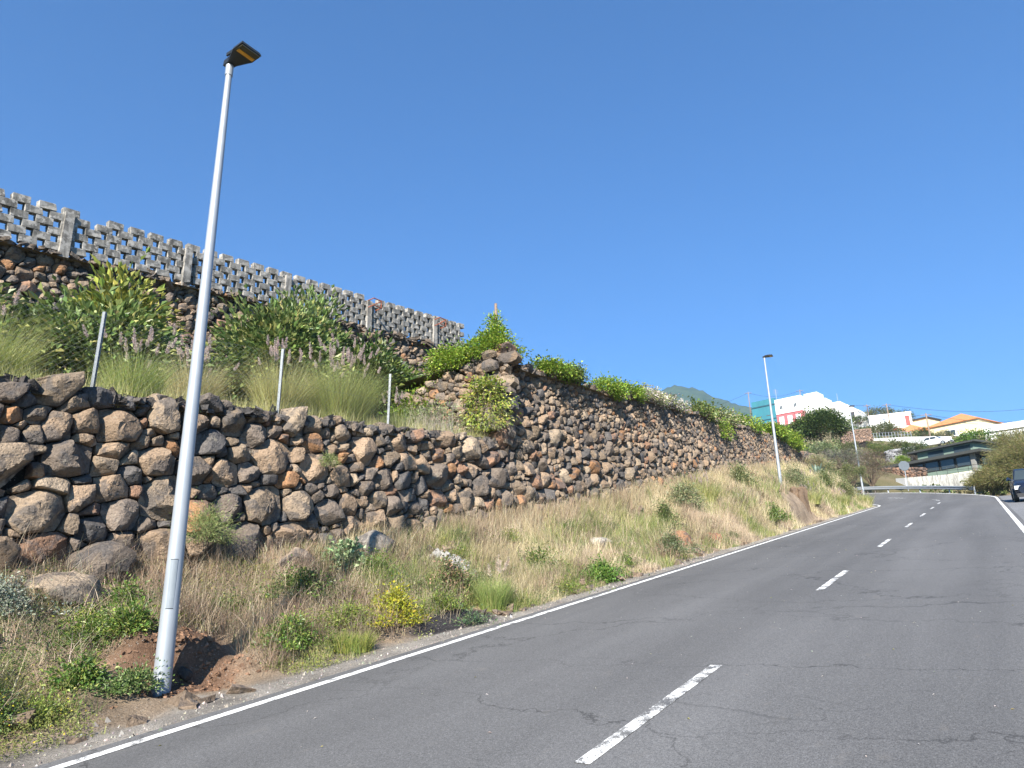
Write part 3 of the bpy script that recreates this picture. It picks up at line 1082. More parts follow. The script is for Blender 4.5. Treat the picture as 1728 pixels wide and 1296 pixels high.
def shrub(name, label, loc, radii, ncl, per, cr, ll, lw, cols, cat='shrub', group=None, stems=True, cz=None, part='foliage', trunk=None, altp=0.3, dome=True, up=0.5, mat=None, shell=0.5, droop=0.0, loose=False):
    """leafy plant: thin branching stems and a crown of small leaves in clumps"""
    t = thing(name, label, cat, loc, 0, group)
    cz = radii[2] * 0.35 if cz is None else cz
    P, D, cc, k = cloud(radii, ncl, per, cr, dome=dome, shell=shell)
    if loose:       # sprawling, uneven growth instead of a dome
        an = rng.uniform(0, 6.28, ncl); rr_0 = np.abs(rng.normal(0, 0.85, ncl)); ph = rng.uniform(0, 6.28, 3)
        lob = 0.75 + 0.35 * np.sin(2 * an + ph[0]) + 0.25 * np.sin(3 * an + ph[1]) + 0.2 * np.sin(5 * an + ph[2])
        cc = np.stack([rr_0 * np.cos(an) * radii[0] * lob, rr_0 * np.sin(an) * radii[1] * lob, radii[2] * rng.random(ncl) ** 0.8 * 1.35 * np.exp(-0.9 * rr_0 ** 2) * rng.uniform(0.5, 1.15, ncl)], -1)
        sc_ = rng.uniform(0.5, 1.7, (ncl, 1))
        P = cc[k] + rng.normal(0, 1, (len(k), 3)) * cr * sc_[k] * np.array([1, 1, 0.7])
        D = (P - cc[k]) + rng.normal(0, 0.8 * cr, P.shape) + np.array([0, 0, 0.4 * cr]); cz = 0.0
    P[:, 2] += cz; cc = cc + np.array([0, 0, cz])
    D[:, 2] -= droop
    keep = P[:, 2] > 0.01
    P, D, k = P[keep], D[keep], k[keep]
    n = len(P)
    tint = rng.normal(1, 0.18, (ncl, 1))
    col = jitcol(cols[0], n, 0.18, cols[1], altp) * tint[k]
    V, f3, f4, c = leaves(P, D, ll * rng.uniform(0.6, 1.25, n), lw * rng.uniform(0.7, 1.2, n), np.clip(col, 0.004, 1), up)
    o = link(part, mesh(part, V, [f3], mat or LEAF, c), t)
    o['kind'] = 'stuff'
    mb = MB()
    if trunk:
        hgt, r0 = trunk
        mb.tube([[0, 0, -0.15], [0.06 * hgt, 0.02, hgt * 0.4], [-0.03 * hgt, 0.04, hgt * 0.8], [0.05, 0, hgt * 1.1]], [r0, r0 * 0.8, r0 * 0.65, r0 * 0.5], 8)
    sel = rng.permutation(ncl)[:min(ncl, 40)]
    b0 = np.array([0.05, 0, trunk[0] * 0.9]) if trunk else np.array([0, 0, -0.05])
    r0 = (trunk[1] * 0.4) if trunk else max(0.008, 0.012 * max(radii))
    for q in sel:
        e_ = cc[q]
        if e_[2] < 0.03: continue
        mid = b0 * 0.45 + e_ * 0.55 + rng.normal(0, 0.05 * max(radii), 3) + np.array([0, 0, 0.08 * radii[2]])
        mb.tube([b0 + rng.normal(0, 0.02, 3), mid, e_], [r0, r0 * 0.65, r0 * 0.25], 4, False)
    if mb.n: mb.obj('trunk' if trunk else 'stems', BARK, t)
    return t


def fountain(name, label, loc, rad, hgt, nbl, nplume, col, group=None, tip=None, wind=0.0, plume=(0.46, 0.37, 0.35), bw_=0.006):
    t = thing(name, label, 'grass clump', loc, 0, group)
    a = rng.uniform(0, 6.28, nbl); r = rad * 0.45 * np.sqrt(rng.random(nbl))
    P = np.stack([r * np.cos(a), r * np.sin(a), np.full(nbl, -0.03)], -1)
    az = a + rng.normal(0, 0.5, nbl)
    l0 = np.abs(rng.normal(0.1, 0.16, nbl)) + 0.25 * r / rad; l1 = l0 + np.abs(rng.normal(0.75, 0.4, nbl))
    c = jitcol(col, nbl, 0.2, tip if tip is not None else col, 0.3)
    V, f3, f4, cc = blades(P, hgt * rng.uniform(0.55, 1.25, nbl), bw_ * rng.uniform(0.7, 1.4, nbl), az, l0, l1, c, 4, np.clip(c * 1.15 + 0.03, 0, 1))
    o = link('blades', mesh('blades', V, [f3, f4], GRASS, cc), t); o['kind'] = 'stuff'
    if nplume:
        L = []
        for q in range(nplume):
            az_ = rng.uniform(0, 6.28); ln = hgt * rng.uniform(0.95, 1.3); le = np.abs(rng.normal(0.22, 0.14)) + 0.03
            b0 = np.array([rng.normal(0, rad * 0.22), rng.normal(0, rad * 0.22), 0])
            dv = np.array([math.cos(az_) * math.sin(le), math.sin(az_) * math.sin(le), math.cos(le)])
            tipv = b0 + dv * ln
            pl = rng.uniform(0.16, 0.26)
            sv, s3, s4, sc = blades(b0[None], np.array([ln]), np.array([0.006]), np.array([az_]), le, le, jitcol((0.4, 0.36, 0.2), 1, 0.1), 2)
            L.append((sv, s3, s4, sc))
            m_ = 95
            tt_ = rng.random(m_)
            bp = tipv + dv * (pl * tt_)[:, None] + rng.normal(0, 0.003, (m_, 3))
            dd = np.cross(dv, rng.normal(0, 1, (m_, 3))); dd /= np.linalg.norm(dd, axis=1, keepdims=True)
            dd = dd * 0.7 + dv * 0.8
            v_, a3, a4, c_ = leaves(bp, dd, 0.055 * (1.15 - tt_ * 0.6), 0.009, jitcol(plume, m_, 0.18), 0, 0)
            L.append((v_, a3, a4, c_))
        V, FF, cc = merge(L)
        o = link('plumes', mesh('plumes', V, FF, GRASS, cc), t); o['kind'] = 'stuff'
    return t


def gz(x, y):
    """height of the bank at a point"""
    return float(zr(x) + bank_rel(x, y))


def tz(x, y): return float(zr(x) + terr_rel(x, y))


def uz_(x, y): return float(zr(x) + upper_rel(x, y))


# ------------------------------------------------------------------ street lamps
def lamp(loc, label, first=None):
    if first is not None:
        t = copy_tree(first); t.location = tuple(loc); t['label'] = label; return t
    t = thing('street_lamp', label, 'street lamp', loc, 0, 'street lamps along the bank')
    mb = MB(); hgt = 7.8
    zs = [-0.35, 0, 1.2, 4.0, 6.6, hgt]
    mb.tube([[0, 0, z] for z in zs], [0.094 - (0.094 - 0.04) * max(z, 0) / hgt for z in zs], 20)
    pole = mb.obj('pole', GALV, t, smooth_sh=True, sharp=50)
    mb = MB()
    for k in range(5):
        a0 = -2.3 + 0.16 * (k - 2); a1 = a0 + 0.16
        for z0, z1 in ((0.95, 1.45),):
            r = 0.0885
            P = [[r * math.cos(a), r * math.sin(a), z] for z in (z0, z1) for a in (a0, a1)]
            mb.add(P, f4=[[0, 1, 3, 2]])
    mb.obj('access_door', simple('door_plate', (0.2, 0.225, 0.25), 0.5, 0.2, var=0.1), pole)
    for z in (0.945, 1.452): MB().tube([[0.0893 * math.cos(a), 0.0893 * math.sin(a), z] for a in np.linspace(-2.65, -1.8, 8)], 0.003, 4).obj('door_seam', BLACK, pole)
    MB().tube([[0, 0, 7.76], [0, 0, 7.92]], [0.05, 0.05], 12).obj('collar', GALV, t, smooth_sh=True, sharp=50)
    # flat shovel-shaped luminaire reaching out over the road (-y)
    hd = MB()
    out = [(-0.075, 0.10), (0.075, 0.10), (0.085, -0.06), (0.16, -0.25), (0.21, -0.36), (0.21, -0.62), (-0.21, -0.62), (-0.21, -0.36), (-0.16, -0.25), (-0.085, -0.06)]
    n = len(out); tl = 0.06
    out = [(x * 0.72, y * 0.74) for x, y in out]
    Vb = [(x, y, 7.93 - tl * y) for x, y in out]
    Vt = [(x * 0.9, y * 0.96, 7.93 - tl * y + (0.085 if y > -0.25 else 0.05)) for x, y in out]
    hd.add(Vb + Vt + [(0, -0.2, 7.942), (0, -0.2, 8.02)], [[2 * n, (k + 1) % n, k] for k in range(n)] + [[2 * n + 1, n + k, n + (k + 1) % n] for k in range(n)],
           [[k, (k + 1) % n, n + (k + 1) % n, n + k] for k in range(n)])
    head = hd.obj('lamp_head', BLACK, t)
    mb = MB(); mb.box(-0.136, 0.136, -0.45, -0.29, 7.934, 7.952)
    g = mb.obj('lens', LENS, head)
    mb = MB(); mb.box(-0.12, 0.12, -0.36, -0.305, 7.924, 7.9335)
    mb.obj('amber_strip', AMBER, head)
    mb = MB()
    for x in (-0.09, -0.03, 0.03, 0.09):
        mb.box(x - 0.01, x + 0.01, -0.33, -0.05, 7.99, 8.035)
    mb.obj('cooling_fin', BLACK, head)
    return t


l1 = lamp((4.617, 7.424, gz(4.617, 7.424) - 0.1), 'galvanised street lamp rising from the red earth cut, tallest in view')
l2p = at(1322, 850, 39.4)
l2 = lamp((l2p[0], l2p[1], min(gz(l2p[0], l2p[1]) + 0.02, l2p[2])), 'galvanised street lamp on the eroded earth stump beneath the tall wall', l1)
l3p = at(1457, 832, 70.9)
l3 = lamp(tuple(l3p), 'galvanised street lamp at the road bend beside the brown bush', l1)

# ------------------------------------------------------------------ wire fence on the low wall
fn = thing('wire_fence', 'wire mesh fence with perforated steel angle posts on the low wall', 'fence', (8, 9.95, float(zr(8)) + 3.6))
fl = np.array(fn.location)
fposts = [(1.6, 10.0), (4.72, 10.0), (7.85, 10.0), (10.62, 10.0)]
STEEL = simple('perforated_steel', (0.17, 0.185, 0.2), 0.5, 0.3, var=0.35, scale=60)
NET = simple('fence_wire', (0.16, 0.18, 0.17), 0.6)
for x, y in fposts:
    z0 = float(zr(x) + hl(x)) - 0.25
    mb = MB()
    mb.box(-0.02, 0.02, -0.004, 0.004, 0, 1.4); mb.box(-0.02, -0.012, 0.0045, 0.04, 0, 1.4)
    po = mb.obj('post', STEEL, fn, np.array([x, y, z0]) - fl)
    po.rotation_euler = (0.02, 0.015 * rng.normal(), 0.5)
    dm = MB()
    for k in range(26):
        z = 0.1 + k * 0.05
        dm.add([[-0.006, -0.0055, z], [0.006, -0.0055, z], [0.006, -0.0055, z + 0.026], [-0.006, -0.0055, z + 0.026]], f4=[[0, 1, 2, 3]])
    dm.obj('slot', BLACK, po)['kind'] = 'stuff'
mb = MB()
for (xa, ya), (xb, yb) in zip(fposts[:-1], fposts[1:]):
    def FP(t, hh):
        x = xa + (xb - xa) * t; y = ya + (yb - ya) * t
        return [x, y - 0.01, float(zr(x)) + float(hl(x)) + 0.02 + hh]
    for hh in (0.04, 0.55, 1.05):
        mb.tube(np.array([FP(t, hh - 0.02 * math.sin(math.pi * t)) for t in np.linspace(0, 1, 5)]) - fl, 0.0018, 3, False)
    nn = int((xb - xa) / 0.09)
    for k in range(-12, nn):
        for sg in (1, -1):
            t0 = k / nn; t1 = (k + 12) / nn
            h0, h1 = (0.04, 1.05) if sg > 0 else (1.05, 0.04)
            a0, a1 = max(t0, 0), min(t1, 1)
            if a1 <= a0: continue
            f_ = lambda t: h0 + (h1 - h0) * (t - t0) / (t1 - t0)
            mb.tube(np.array([FP(a0, f_(a0)), FP(a1, f_(a1))]) - fl, 0.0008, 3, False)
mb.obj('wire_mesh', NET, fn)

# wooden post in the vine on the wall's corner
mb = MB()
mb.tube([[0, 0, -0.6], [0.01, 0, 0.5], [0.02, 0.01, 1.1], [0.015, 0.01, 1.62]], [0.05, 0.048, 0.044, 0.04], 8)
wp = mb.obj('wooden_post', WOOD, None, (15.3, 10.45, float(zr(15.3)) + 5.9), True, 50)
tag(wp, 'weathered wooden post sticking out of the vine on the wall corner', 'post')

# ------------------------------------------------------------------ grass and weeds on the bank
STRAW = np.array([0.50, 0.425, 0.26]); PINK = np.array([0.44, 0.345, 0.245]); GRN = np.array([0.12, 0.17, 0.045]); YGR = np.array([0.31, 0.32, 0.11]); PALE = np.array([0.58, 0.51, 0.35])


def scatter_bank(n, x0, x1):
    x = x0 + (x1 - x0) * rng.random(n)
    e0 = 0.55 + (yw(x) + 0.1 - EDGE_L - 0.55) * rng.random(n)
    y = EDGE_L + e0
    arc = x > ACX
    y = np.where(arc, ACY - np.sqrt(np.maximum((RC - (EDGE_L - 2.3) - e0) ** 2 - (x - ACX) ** 2, 0)), y)
    ok = (edge_dist(x, y) > 0.4) & ~((np.abs(x - 4.75) < 0.95) & (edge_dist(x, y) < 1.85)) & ~((np.abs(x - 36) < 1.5) & (np.abs(edge_dist(x, y) - 1.3) < 0.6))
    ok &= ~((np.abs(x - 8.95) < 0.85) & (np.abs(edge_dist(x, y) - 0.85) < 0.35))
    ok &= ~((np.abs(x - 37.9) < 1.3) & (edge_dist(x, y) > 0.9) & (edge_dist(x, y) < 2.75))
    ok &= ~((np.abs(x - 11.0) < 0.35) & (np.abs(y - 8.6) < 0.5))
    return x[ok], y[ok]


def bank_grass(x0, x1, tufts, per, hgt, wid, cover):
    x, y = scatter_bank(tufts, x0, x1)
    e = edge_dist(x, y)
    dens = fbm(x * 0.9, y * 0.9, 71) + 0.25 * smooth(0.5, 1.3, e) + cover
    k = rng.random(len(x)) < np.clip((dens - 0.5) * 2.6, 0.03, 1)
    x, y = x[k], y[k]
    g = fbm(x * 0.7 + 40, y * 0.7, 83); p_ = fbm(x * 0.5, y * 0.5 + 30, 91)
    left = 1 - smooth(7, 13, x)
    near = 1 - smooth(0.6, 1.6, edge_dist(x, y))
    gp = np.clip((g - 0.5) * 5 + 0.12 * left + 0.25 * near + 0.12, 0, 1) * np.where(x > 13, 0.75, 1)
    typ = np.where(rng.random(len(x)) < gp, 1, 0)
    colr = np.where(typ[:, None] == 1, np.where(rng.random((len(x), 1)) < 0.5, GRN * 1.2, YGR), np.where(p_[:, None] > 0.5, PINK, STRAW))
    colr = np.where((rng.random((len(x), 1)) < 0.15) & (typ[:, None] == 0), PALE, colr)
    hh = hgt * (0.35 + 1.5 * rng.random(len(x)) ** 2.2 + 0.5 * smooth(0.45, 0.7, fbm(x * 1.6, y * 1.6, 77))) * (0.65 + 0.35 * smooth(0.6, 1.5, edge_dist(x, y)))
    i = np.repeat(np.arange(len(x)), per)
    n = len(i)
    sp = hgt * 0.22
    bx = x[i] + rng.normal(0, sp, n); by = y[i] + rng.normal(0, sp, n)
    by = np.maximum(by, np.where(bx < 54, EDGE_L + 0.28, by))
    P = np.stack([bx, by, zr(bx) + bank_rel(bx, by) - 0.02], -1)
    az = (fbm(x * 0.8, y * 0.8, 79) * 12.0)[i] + rng.normal(0, 1.1, n)
    c = np.clip(colr[i] * (1 + rng.normal(0, 0.2, (n, 1))), 0.01, 1)
    return blades(P, hh[i] * rng.uniform(0.45, 1.2, n), wid * rng.uniform(0.6, 1.5, n), az, np.abs(rng.normal(0.2, 0.35, n)), np.abs(rng.normal(1.0, 0.7, n)), c, 3, np.clip(c * 1.12 + 0.02, 0, 1))


parts = [bank_grass(1.5, 9, 6000, 13, 0.18, 0.005, 0.0), bank_grass(8, 15, 7500, 14, 0.27, 0.006, 0.05), bank_grass(14.5, 28, 6500, 14, 0.35, 0.010, 0.1),
         bank_grass(27, 45, 4200, 13, 0.44, 0.016, 0.13), bank_grass(44, 66, 3800, 12, 0.52, 0.024, 0.18)]
X_ = rng.uniform(2, 50, 5200); Y_ = yw(X_) - np.abs(rng.normal(0.0, 0.22, 5200)) - 0.05
K_ = np.repeat(np.arange(5200), 6); N_ = len(K_)
Px = X_[K_] + rng.normal(0, 0.08, N_); Py = Y_[K_] + rng.normal(0, 0.06, N_)
C_ = jitcol(STRAW, N_, 0.2, PINK, 0.5)
parts.append(blades(np.stack([Px, Py, zr(Px) + bank_rel(Px, Py) - 0.02], -1), (rng.uniform(0.15, 0.75, 5200) * (0.4 + 1.2 * fbm(X_ * 0.9, Y_, 401)) * (0.35 + 0.65 * smooth(8, 16, X_)))[K_] * rng.uniform(0.6, 1.2, N_), 0.006 + 0.00025 * Px, rng.uniform(0, 6.28, N_), np.abs(rng.normal(0.15, 0.25, N_)), np.abs(rng.normal(0.8, 0.5, N_)), C_, 3))
V, FF, cc = merge(parts)
tag(link('bank_grass', mesh('bank_grass', V, FF, GRASS, cc)), 'straw coloured and green wild grass covering the roadside bank', 'grass', kind='stuff')

# dry tangled stems at the foot of the low wall
x, y = scatter_bank(17000, 1.5, 22)
e = edge_dist(x, y)
k = (e > 1.1) & (fbm(x * 1.1, y * 1.1, 101) + 0.12 * smooth(2.2, 3.3, e) > 0.44)
x, y = x[k], y[k]; n = len(x)
P = np.stack([x, y, zr(x) + bank_rel(x, y) + rng.uniform(-0.03, 0.06, n)], -1)
c = jitcol((0.38, 0.30, 0.215), n, 0.28, (0.55, 0.47, 0.35), 0.4)
V, f3, f4, cc = blades(P, rng.uniform(0.25, 0.75, n), 0.006, rng.uniform(0, 6.28, n), np.abs(rng.normal(0.6, 0.4, n)), np.abs(rng.normal(1.7, 0.5, n)), c, 5)
tag(link('dry_stems', mesh('dry_stems', V, [f3, f4], GRASS, cc)), 'tangle of dry bent stems at the foot of the low wall', 'dry stems', kind='stuff')

# brittle twiggy brush in clumps
cx_, cy_ = scatter_bank(1900, 1.8, 45)
e_ = edge_dist(cx_, cy_)
kk = (e_ > 0.9) & (fbm(cx_ * 0.7, cy_ * 0.7, 501) + 0.1 * (1 - smooth(8, 16, cx_)) > 0.52)
cx_, cy_ = cx_[kk][:520], cy_[kk][:520]
i = np.repeat(np.arange(len(cx_)), 85); n = len(i)
sp_ = rng.uniform(0.07, 0.22, len(cx_))
bx = cx_[i] + rng.normal(0, 1, n) * sp_[i]; by = np.minimum(cy_[i] + rng.normal(0, 1, n) * sp_[i], yw(bx))
hh_ = (rng.uniform(0.5, 1.3, len(cx_)))[i]
P = np.stack([bx, by, zr(bx) + bank_rel(bx, by) + rng.uniform(-0.02, 0.16, n) * hh_], -1)
tone = np.array([[0.17, 0.125, 0.09], [0.27, 0.21, 0.155], [0.42, 0.34, 0.24], [0.34, 0.24, 0.17]])[rng.integers(0, 4, len(cx_))][i]
c = np.clip(tone * (1 + rng.normal(0, 0.25, (n, 1))), 0.01, 1)
V, f3, f4, cc = blades(P, rng.uniform(0.12, 0.5, n) * hh_, 0.0035 + 0.0003 * bx, rng.uniform(0, 6.28, n), np.abs(rng.normal(0.5, 0.5, n)), rng.normal(1.5, 1.0, n), c, 4)
tag(link('dry_brush', mesh('dry_brush', V, [f3, f4], GRASS, cc)), 'brittle brown twiggy brush in clumps over the bank', 'brush', kind='stuff')

# small leaved ground cover in patches
x, y = scatter_bank(150000, 1.8, 18)
e = edge_dist(x, y)
k = (fbm(x * 1.3 + 5, y * 1.3, 201) + 0.10 * (1 - smooth(6, 14, x)) - 0.05 * smooth(2.0, 3.0, e) > 0.53) & (e > 0.55)
x, y = x[k], y[k]; n = len(x)
hgt = np.abs(rng.normal(0, 0.06, n)) * (0.4 + 1.6 * fbm(x * 2, y * 2, 210))
P = np.stack([x, y, zr(x) + bank_rel(x, y) + hgt], -1)
g = fbm(x * 0.9, y * 0.9 + 9, 220)[:, None]
c = np.where(g > 0.52, np.array([[0.10, 0.155, 0.04]]), np.array([[0.22, 0.24, 0.07]])) * (1 + rng.normal(0, 0.25, (n, 1)))
c = np.where(rng.random((n, 1)) < 0.012, np.array([[0.6, 0.5, 0.05]]), c)
V, f3, f4, cc = leaves(P, rng.normal(0, 1, (n, 3)) + np.array([0, -0.3, 0.7]), rng.uniform(0.015, 0.042, n), rng.uniform(0.006, 0.016, n), np.clip(c, 0.01, 1))
tag(link('ground_cover', mesh('ground_cover', V, [f3], LEAF, cc)), 'patches of small leaved green ground cover on the bank', 'ground cover', kind='stuff')

# terrace grass
n = 2600
x = rng.uniform(-1, 14.6, n); y = 10.0 + 6.5 * rng.random(n) ** 1.3
i = np.repeat(np.arange(n), 13); nn = len(i)
bx = x[i] + rng.normal(0, 0.09, nn); by = np.maximum(y[i] + rng.normal(0, 0.09, nn), 9.95)
P = np.stack([bx, by, zr(bx) + terr_rel(bx, by) - 0.02], -1)
c = np.where(rng.random((n, 1)) < 0.6, np.array([[0.40, 0.41, 0.16]]), np.array([[0.54, 0.49, 0.26]]))[i] * (1 + rng.normal(0, 0.18, (nn, 1)))
V, f3, f4, cc = blades(P, rng.uniform(0.18, 0.6, nn), 0.006, rng.uniform(0, 6.28, nn), np.abs(rng.normal(0.1, 0.15, nn)), np.abs(rng.normal(0.6, 0.35, nn)), np.clip(c, 0.01, 1), 3)
tag(link('terrace_grass', mesh('terrace_grass', V, [f3, f4], GRASS, cc)), 'pale yellow green tall grass on the terrace behind the fence', 'grass', kind='stuff')

# ------------------------------------------------------------------ plants on the terrace
FG = 'fountain grass clumps on the terrace'
def fgrass(x, y, rad, h, nb, npl, col, label, **kw):
    return fountain('fountain_grass', label, (x, y, tz(x, y) if y > 9.7 else gz(x, y)), rad, h, nb, npl, col, FG if y > 9.7 else None, **kw)
fgrass(10.0, 10.8, 1.0, 1.45, 5200, 44, (0.27, 0.30, 0.09), 'big green fountain grass with mauve plumes between two fence posts', tip=(0.30, 0.31, 0.11))
fgrass(8.6, 11.0, 0.7, 1.2, 2600, 18, (0.33, 0.32, 0.12), 'pale fountain grass leaning against the biggest green grass clump', tip=(0.42, 0.4, 0.18))
fgrass(5.9, 11.2, 0.7, 0.95, 2600, 16, (0.24, 0.3, 0.08), 'bright green fountain grass with a few upright plumes under the leafy bush', tip=(0.38, 0.38, 0.14))
fgrass(7.4, 11.9, 0.75, 1.0, 2300, 20, (0.38, 0.34, 0.16), 'straw coloured fountain grass with purple plumes behind the lamp pole', tip=(0.45, 0.4, 0.22))
fgrass(3.9, 11.3, 0.75, 1.1, 2300, 10, (0.3, 0.33, 0.1), 'yellow green fountain grass at the open end of the terrace', tip=(0.4, 0.4, 0.16))
fgrass(11.9, 10.9, 0.45, 0.75, 900, 8, (0.22, 0.26, 0.1), 'thin fountain grass beside the dry twigs at the last fence post')

BROAD = ((0.125, 0.18, 0.055), (0.30, 0.32, 0.11))
BG = 'broad-leaved bushes on the terrace'
def bush(x, y, rad, ncl, per, label, cols=BROAD, ll=0.2, lw=0.105, cr=0.26, **kw):
    rad = (rad[0] * 1.28, rad[1] * 1.15, rad[2] * 1.18); ncl = int(ncl * 1.5)
    return shrub('broadleaf_bush', label, (x, y, tz(x, y)), rad, ncl, per, cr, ll, lw, cols, 'bush', BG, **kw)
bush(6.6, 14.0, (1.35, 1.1, 1.3), 90, 42, 'broad-leaved green bush rising to a yellowish tip before the upper stone wall', altp=0.3)
bush(7.2, 14.6, (0.6, 0.5, 1.95), 34, 40, 'upright yellow-tipped shoot growing out of the first broad-leaved bush', (( 0.17, 0.21, 0.045), (0.28, 0.28, 0.06)), altp=0.5)
bush(4.4, 14.6, (0.9, 0.9, 1.3), 50, 40, 'broad-leaved bush half hidden at the open end of the terrace', altp=0.25)
bush(11.0, 14.3, (1.5, 1.2, 2.0), 110, 44, 'large dense broad-leaved bush reaching over the foot of the block wall', altp=0.28)
bush(12.6, 15.2, (1.2, 1.1, 2.6), 95, 42, 'tall dark broad-leaved bush covering the block wall', altp=0.22)
bush(14.2, 14.6, (1.2, 1.0, 1.7), 80, 42, 'dark broad-leaved bush next to the bright vine', ((0.06, 0.105, 0.028), (0.16, 0.2, 0.05)), altp=0.25)
for x, y, rz, lab in ((16.6, 15.6, 1.2, 'dark bush at the foot of the block wall next to the vine heap'), (18.7, 16.3, 1.0, 'low bush below the first rusty iron bracket'), (20.9, 16.5, 1.0, 'low bush below the second rusty iron bracket'), (22.8, 16.2, 1.1, 'bush at the end of the block wall')):
    shrub('broadleaf_bush', lab, (x, y, float(zr(x) + upper_rel(x, y)) - 0.1), (1.35, 0.9, rz), 70, 44, 0.2, 0.16, 0.07, ((0.10, 0.155, 0.035), (0.22, 0.26, 0.06)), 'bush', BG, altp=0.3)
VINE = ((0.16, 0.26, 0.03), (0.27, 0.33, 0.05))
shrub('vine', 'bright green vine heap behind the end of the tall wall', (15.4, 13.0, tz(15.4, 13.0)), (1.4, 1.0, 1.3), 90, 70, 0.17, 0.09, 0.07, VINE, 'vine', 'vines on the tall wall', altp=0.4)
shrub('vine', 'bright green vine cap around the wooden post on the wall corner', (15.3, 10.55, uz_(15.3, 10.55) + 0.15), (0.95, 0.75, 0.62), 70, 80, 0.13, 0.075, 0.06, VINE, 'vine', 'vines on the tall wall', altp=0.4)
shrub('vine', 'narrow vine shoot climbing the wooden post', (15.3, 10.5, uz_(15.3, 10.5) + 0.35), (0.24, 0.22, 1.0), 26, 60, 0.1, 0.07, 0.055, VINE, 'vine', 'vines on the tall wall', altp=0.4, cz=0.4)
shrub('vine', 'vine spilling down the back slope of the corner towards the terrace', (15.1, 11.8, uz_(15.1, 11.8) - 0.1), (0.8, 0.9, 0.6), 50, 80, 0.15, 0.075, 0.06, VINE, 'vine', 'vines on the tall wall', altp=0.4)
shrub('hanging_vine', 'yellowing vine hanging down the end face of the tall wall', (14.35, 10.2, float(zr(14.3)) + 3.75), (0.28, 0.65, 1.0), 45, 60, 0.12, 0.085, 0.06, ((0.17, 0.23, 0.04), (0.33, 0.33, 0.07)), 'vine', altp=0.45, droop=0.12, cz=0.5, dome=False)
# vines along the top of the tall wall
VT = [(17.6, 10.0, (0.95, 0.6, 0.42), VINE, 'vine mat on the tall wall top right behind the corner'),
      (18.9, 10.1, (0.5, 0.5, 0.45), ((0.11, 0.17, 0.035), (0.2, 0.23, 0.06)), 'small dark vine tuft beside the first vine mat'),
      (21.3, 10.1, (1.0, 0.6, 0.5), VINE, 'vine mat hanging into a dip of the tall wall top'),
      (23.4, 10.2, (1.3, 0.6, 0.42), VINE, 'vine mat next to the pale dry blossom on the tall wall'),
      (25.6, 10.3, (1.5, 0.6, 0.45), ((0.30, 0.32, 0.14), (0.55, 0.5, 0.44)), 'pale dried blossom vine on the tall wall top'),
      (28.2, 10.4, (1.4, 0.6, 0.4), ((0.50, 0.46, 0.42), (0.22, 0.26, 0.08)), 'whitish dead vine over the dark hollow of the tall wall'),
      (33.5, 10.8, (2.2, 0.7, 0.4), ((0.13, 0.19, 0.04), (0.26, 0.28, 0.1)), 'thin olive vine along the middle of the tall wall top'),
      (38.5, 11.3, (2.2, 0.8, 0.55), ((0.16, 0.22, 0.05), (0.36, 0.35, 0.2)), 'vine with pale flowers on the tall wall before the white parapet'),
      (45.5, 11.8, (2.6, 0.8, 0.6), VINE, 'green vine strip on the tall wall below the teal house'),
      (53.0, 12.0, (2.6, 1.0, 0.9), VINE, 'dense yellow-green vine cascade by the far end of the tall wall'),
      (57.5, 11.9, (2.6, 1.0, 1.0), VINE, 'yellow-green vine draped over the dropping end of the tall wall'),
      (50.0, 13.8, (3.0, 1.6, 1.0), VINE, 'rounded yellow-green vine bank above the tall wall behind the second lamp')]
for x, y, rad, cols, lab in VT:
    sc = 1.0 if x < 30 else 1.8
    shrub('vine', lab, (x, y, uz_(x, y)), rad, int(34 + 14 * rad[0]) if not 30 < x < 48 else 22, 60, 0.12 * sc, 0.08 * sc, 0.065 * sc, cols, 'vine', 'vines on the tall wall', altp=0.4, stems=False)
# small growth on the wall faces
shrub('wall_fern', 'feathery pale green fern bush growing out of the low wall beside the lamp pole', (6.35, 9.52, float(zr(6.35)) + 1.55), (0.42, 0.24, 0.42), 60, 90, 0.1, 0.06, 0.005, ((0.24, 0.30, 0.11), (0.34, 0.36, 0.17)), 'fern', altp=0.4, mat=GRASS, loose=True)
shrub('wall_fern', 'tiny feathery tuft in a joint of the low wall', (8.75, 9.62, float(zr(8.75)) + 2.72), (0.14, 0.1, 0.16), 14, 70, 0.05, 0.05, 0.005, ((0.24, 0.30, 0.11), (0.34, 0.36, 0.17)), 'fern', mat=GRASS)
shrub('wall_creeper', 'small creeper hanging on the face of the tall wall', (37.0, 10.7, float(zr(37)) + 4.6), (0.8, 0.15, 0.7), 26, 40, 0.13, 0.1, 0.08, VINE, 'vine', dome=False)

# dry bush by the last fence post
n = 420
b0 = np.array([12.4, 10.35, tz(12.4, 10.35)])
P = b0 + np.stack([rng.normal(0, 0.45, n), rng.normal(0, 0.2, n), rng.uniform(-0.05, 0.2, n)], -1)
V, f3, f4, cc = blades(P - b0, rng.uniform(0.3, 0.95, n), 0.007, rng.uniform(0, 6.28, n), np.abs(rng.normal(0.2, 0.3, n)), np.abs(rng.normal(1.0, 0.5, n)), jitcol((0.42, 0.37, 0.31), n, 0.2), 5)
t = thing('dry_bush', 'grey dry twiggy bush at the last fence post', 'bush', b0)
link('twigs', mesh('twigs', V, [f3, f4], GRASS, cc), t)['kind'] = 'stuff'
shrub('sparse_bush', 'sparse grey green bush between the dry twigs and the tall wall', (13.2, 10.8, tz(13.2, 10.8)), (0.8, 0.6, 0.75), 50, 40, 0.12, 0.07, 0.03, ((0.2, 0.25, 0.1), (0.36, 0.36, 0.2)), 'bush')
n = 160
b0 = np.array([14.2, 9.85, float(zr(14.2)) + 3.75])
P = np.stack([rng.normal(0, 0.35, n), rng.normal(0, 0.1, n), rng.uniform(-0.05, 0.25, n)], -1)
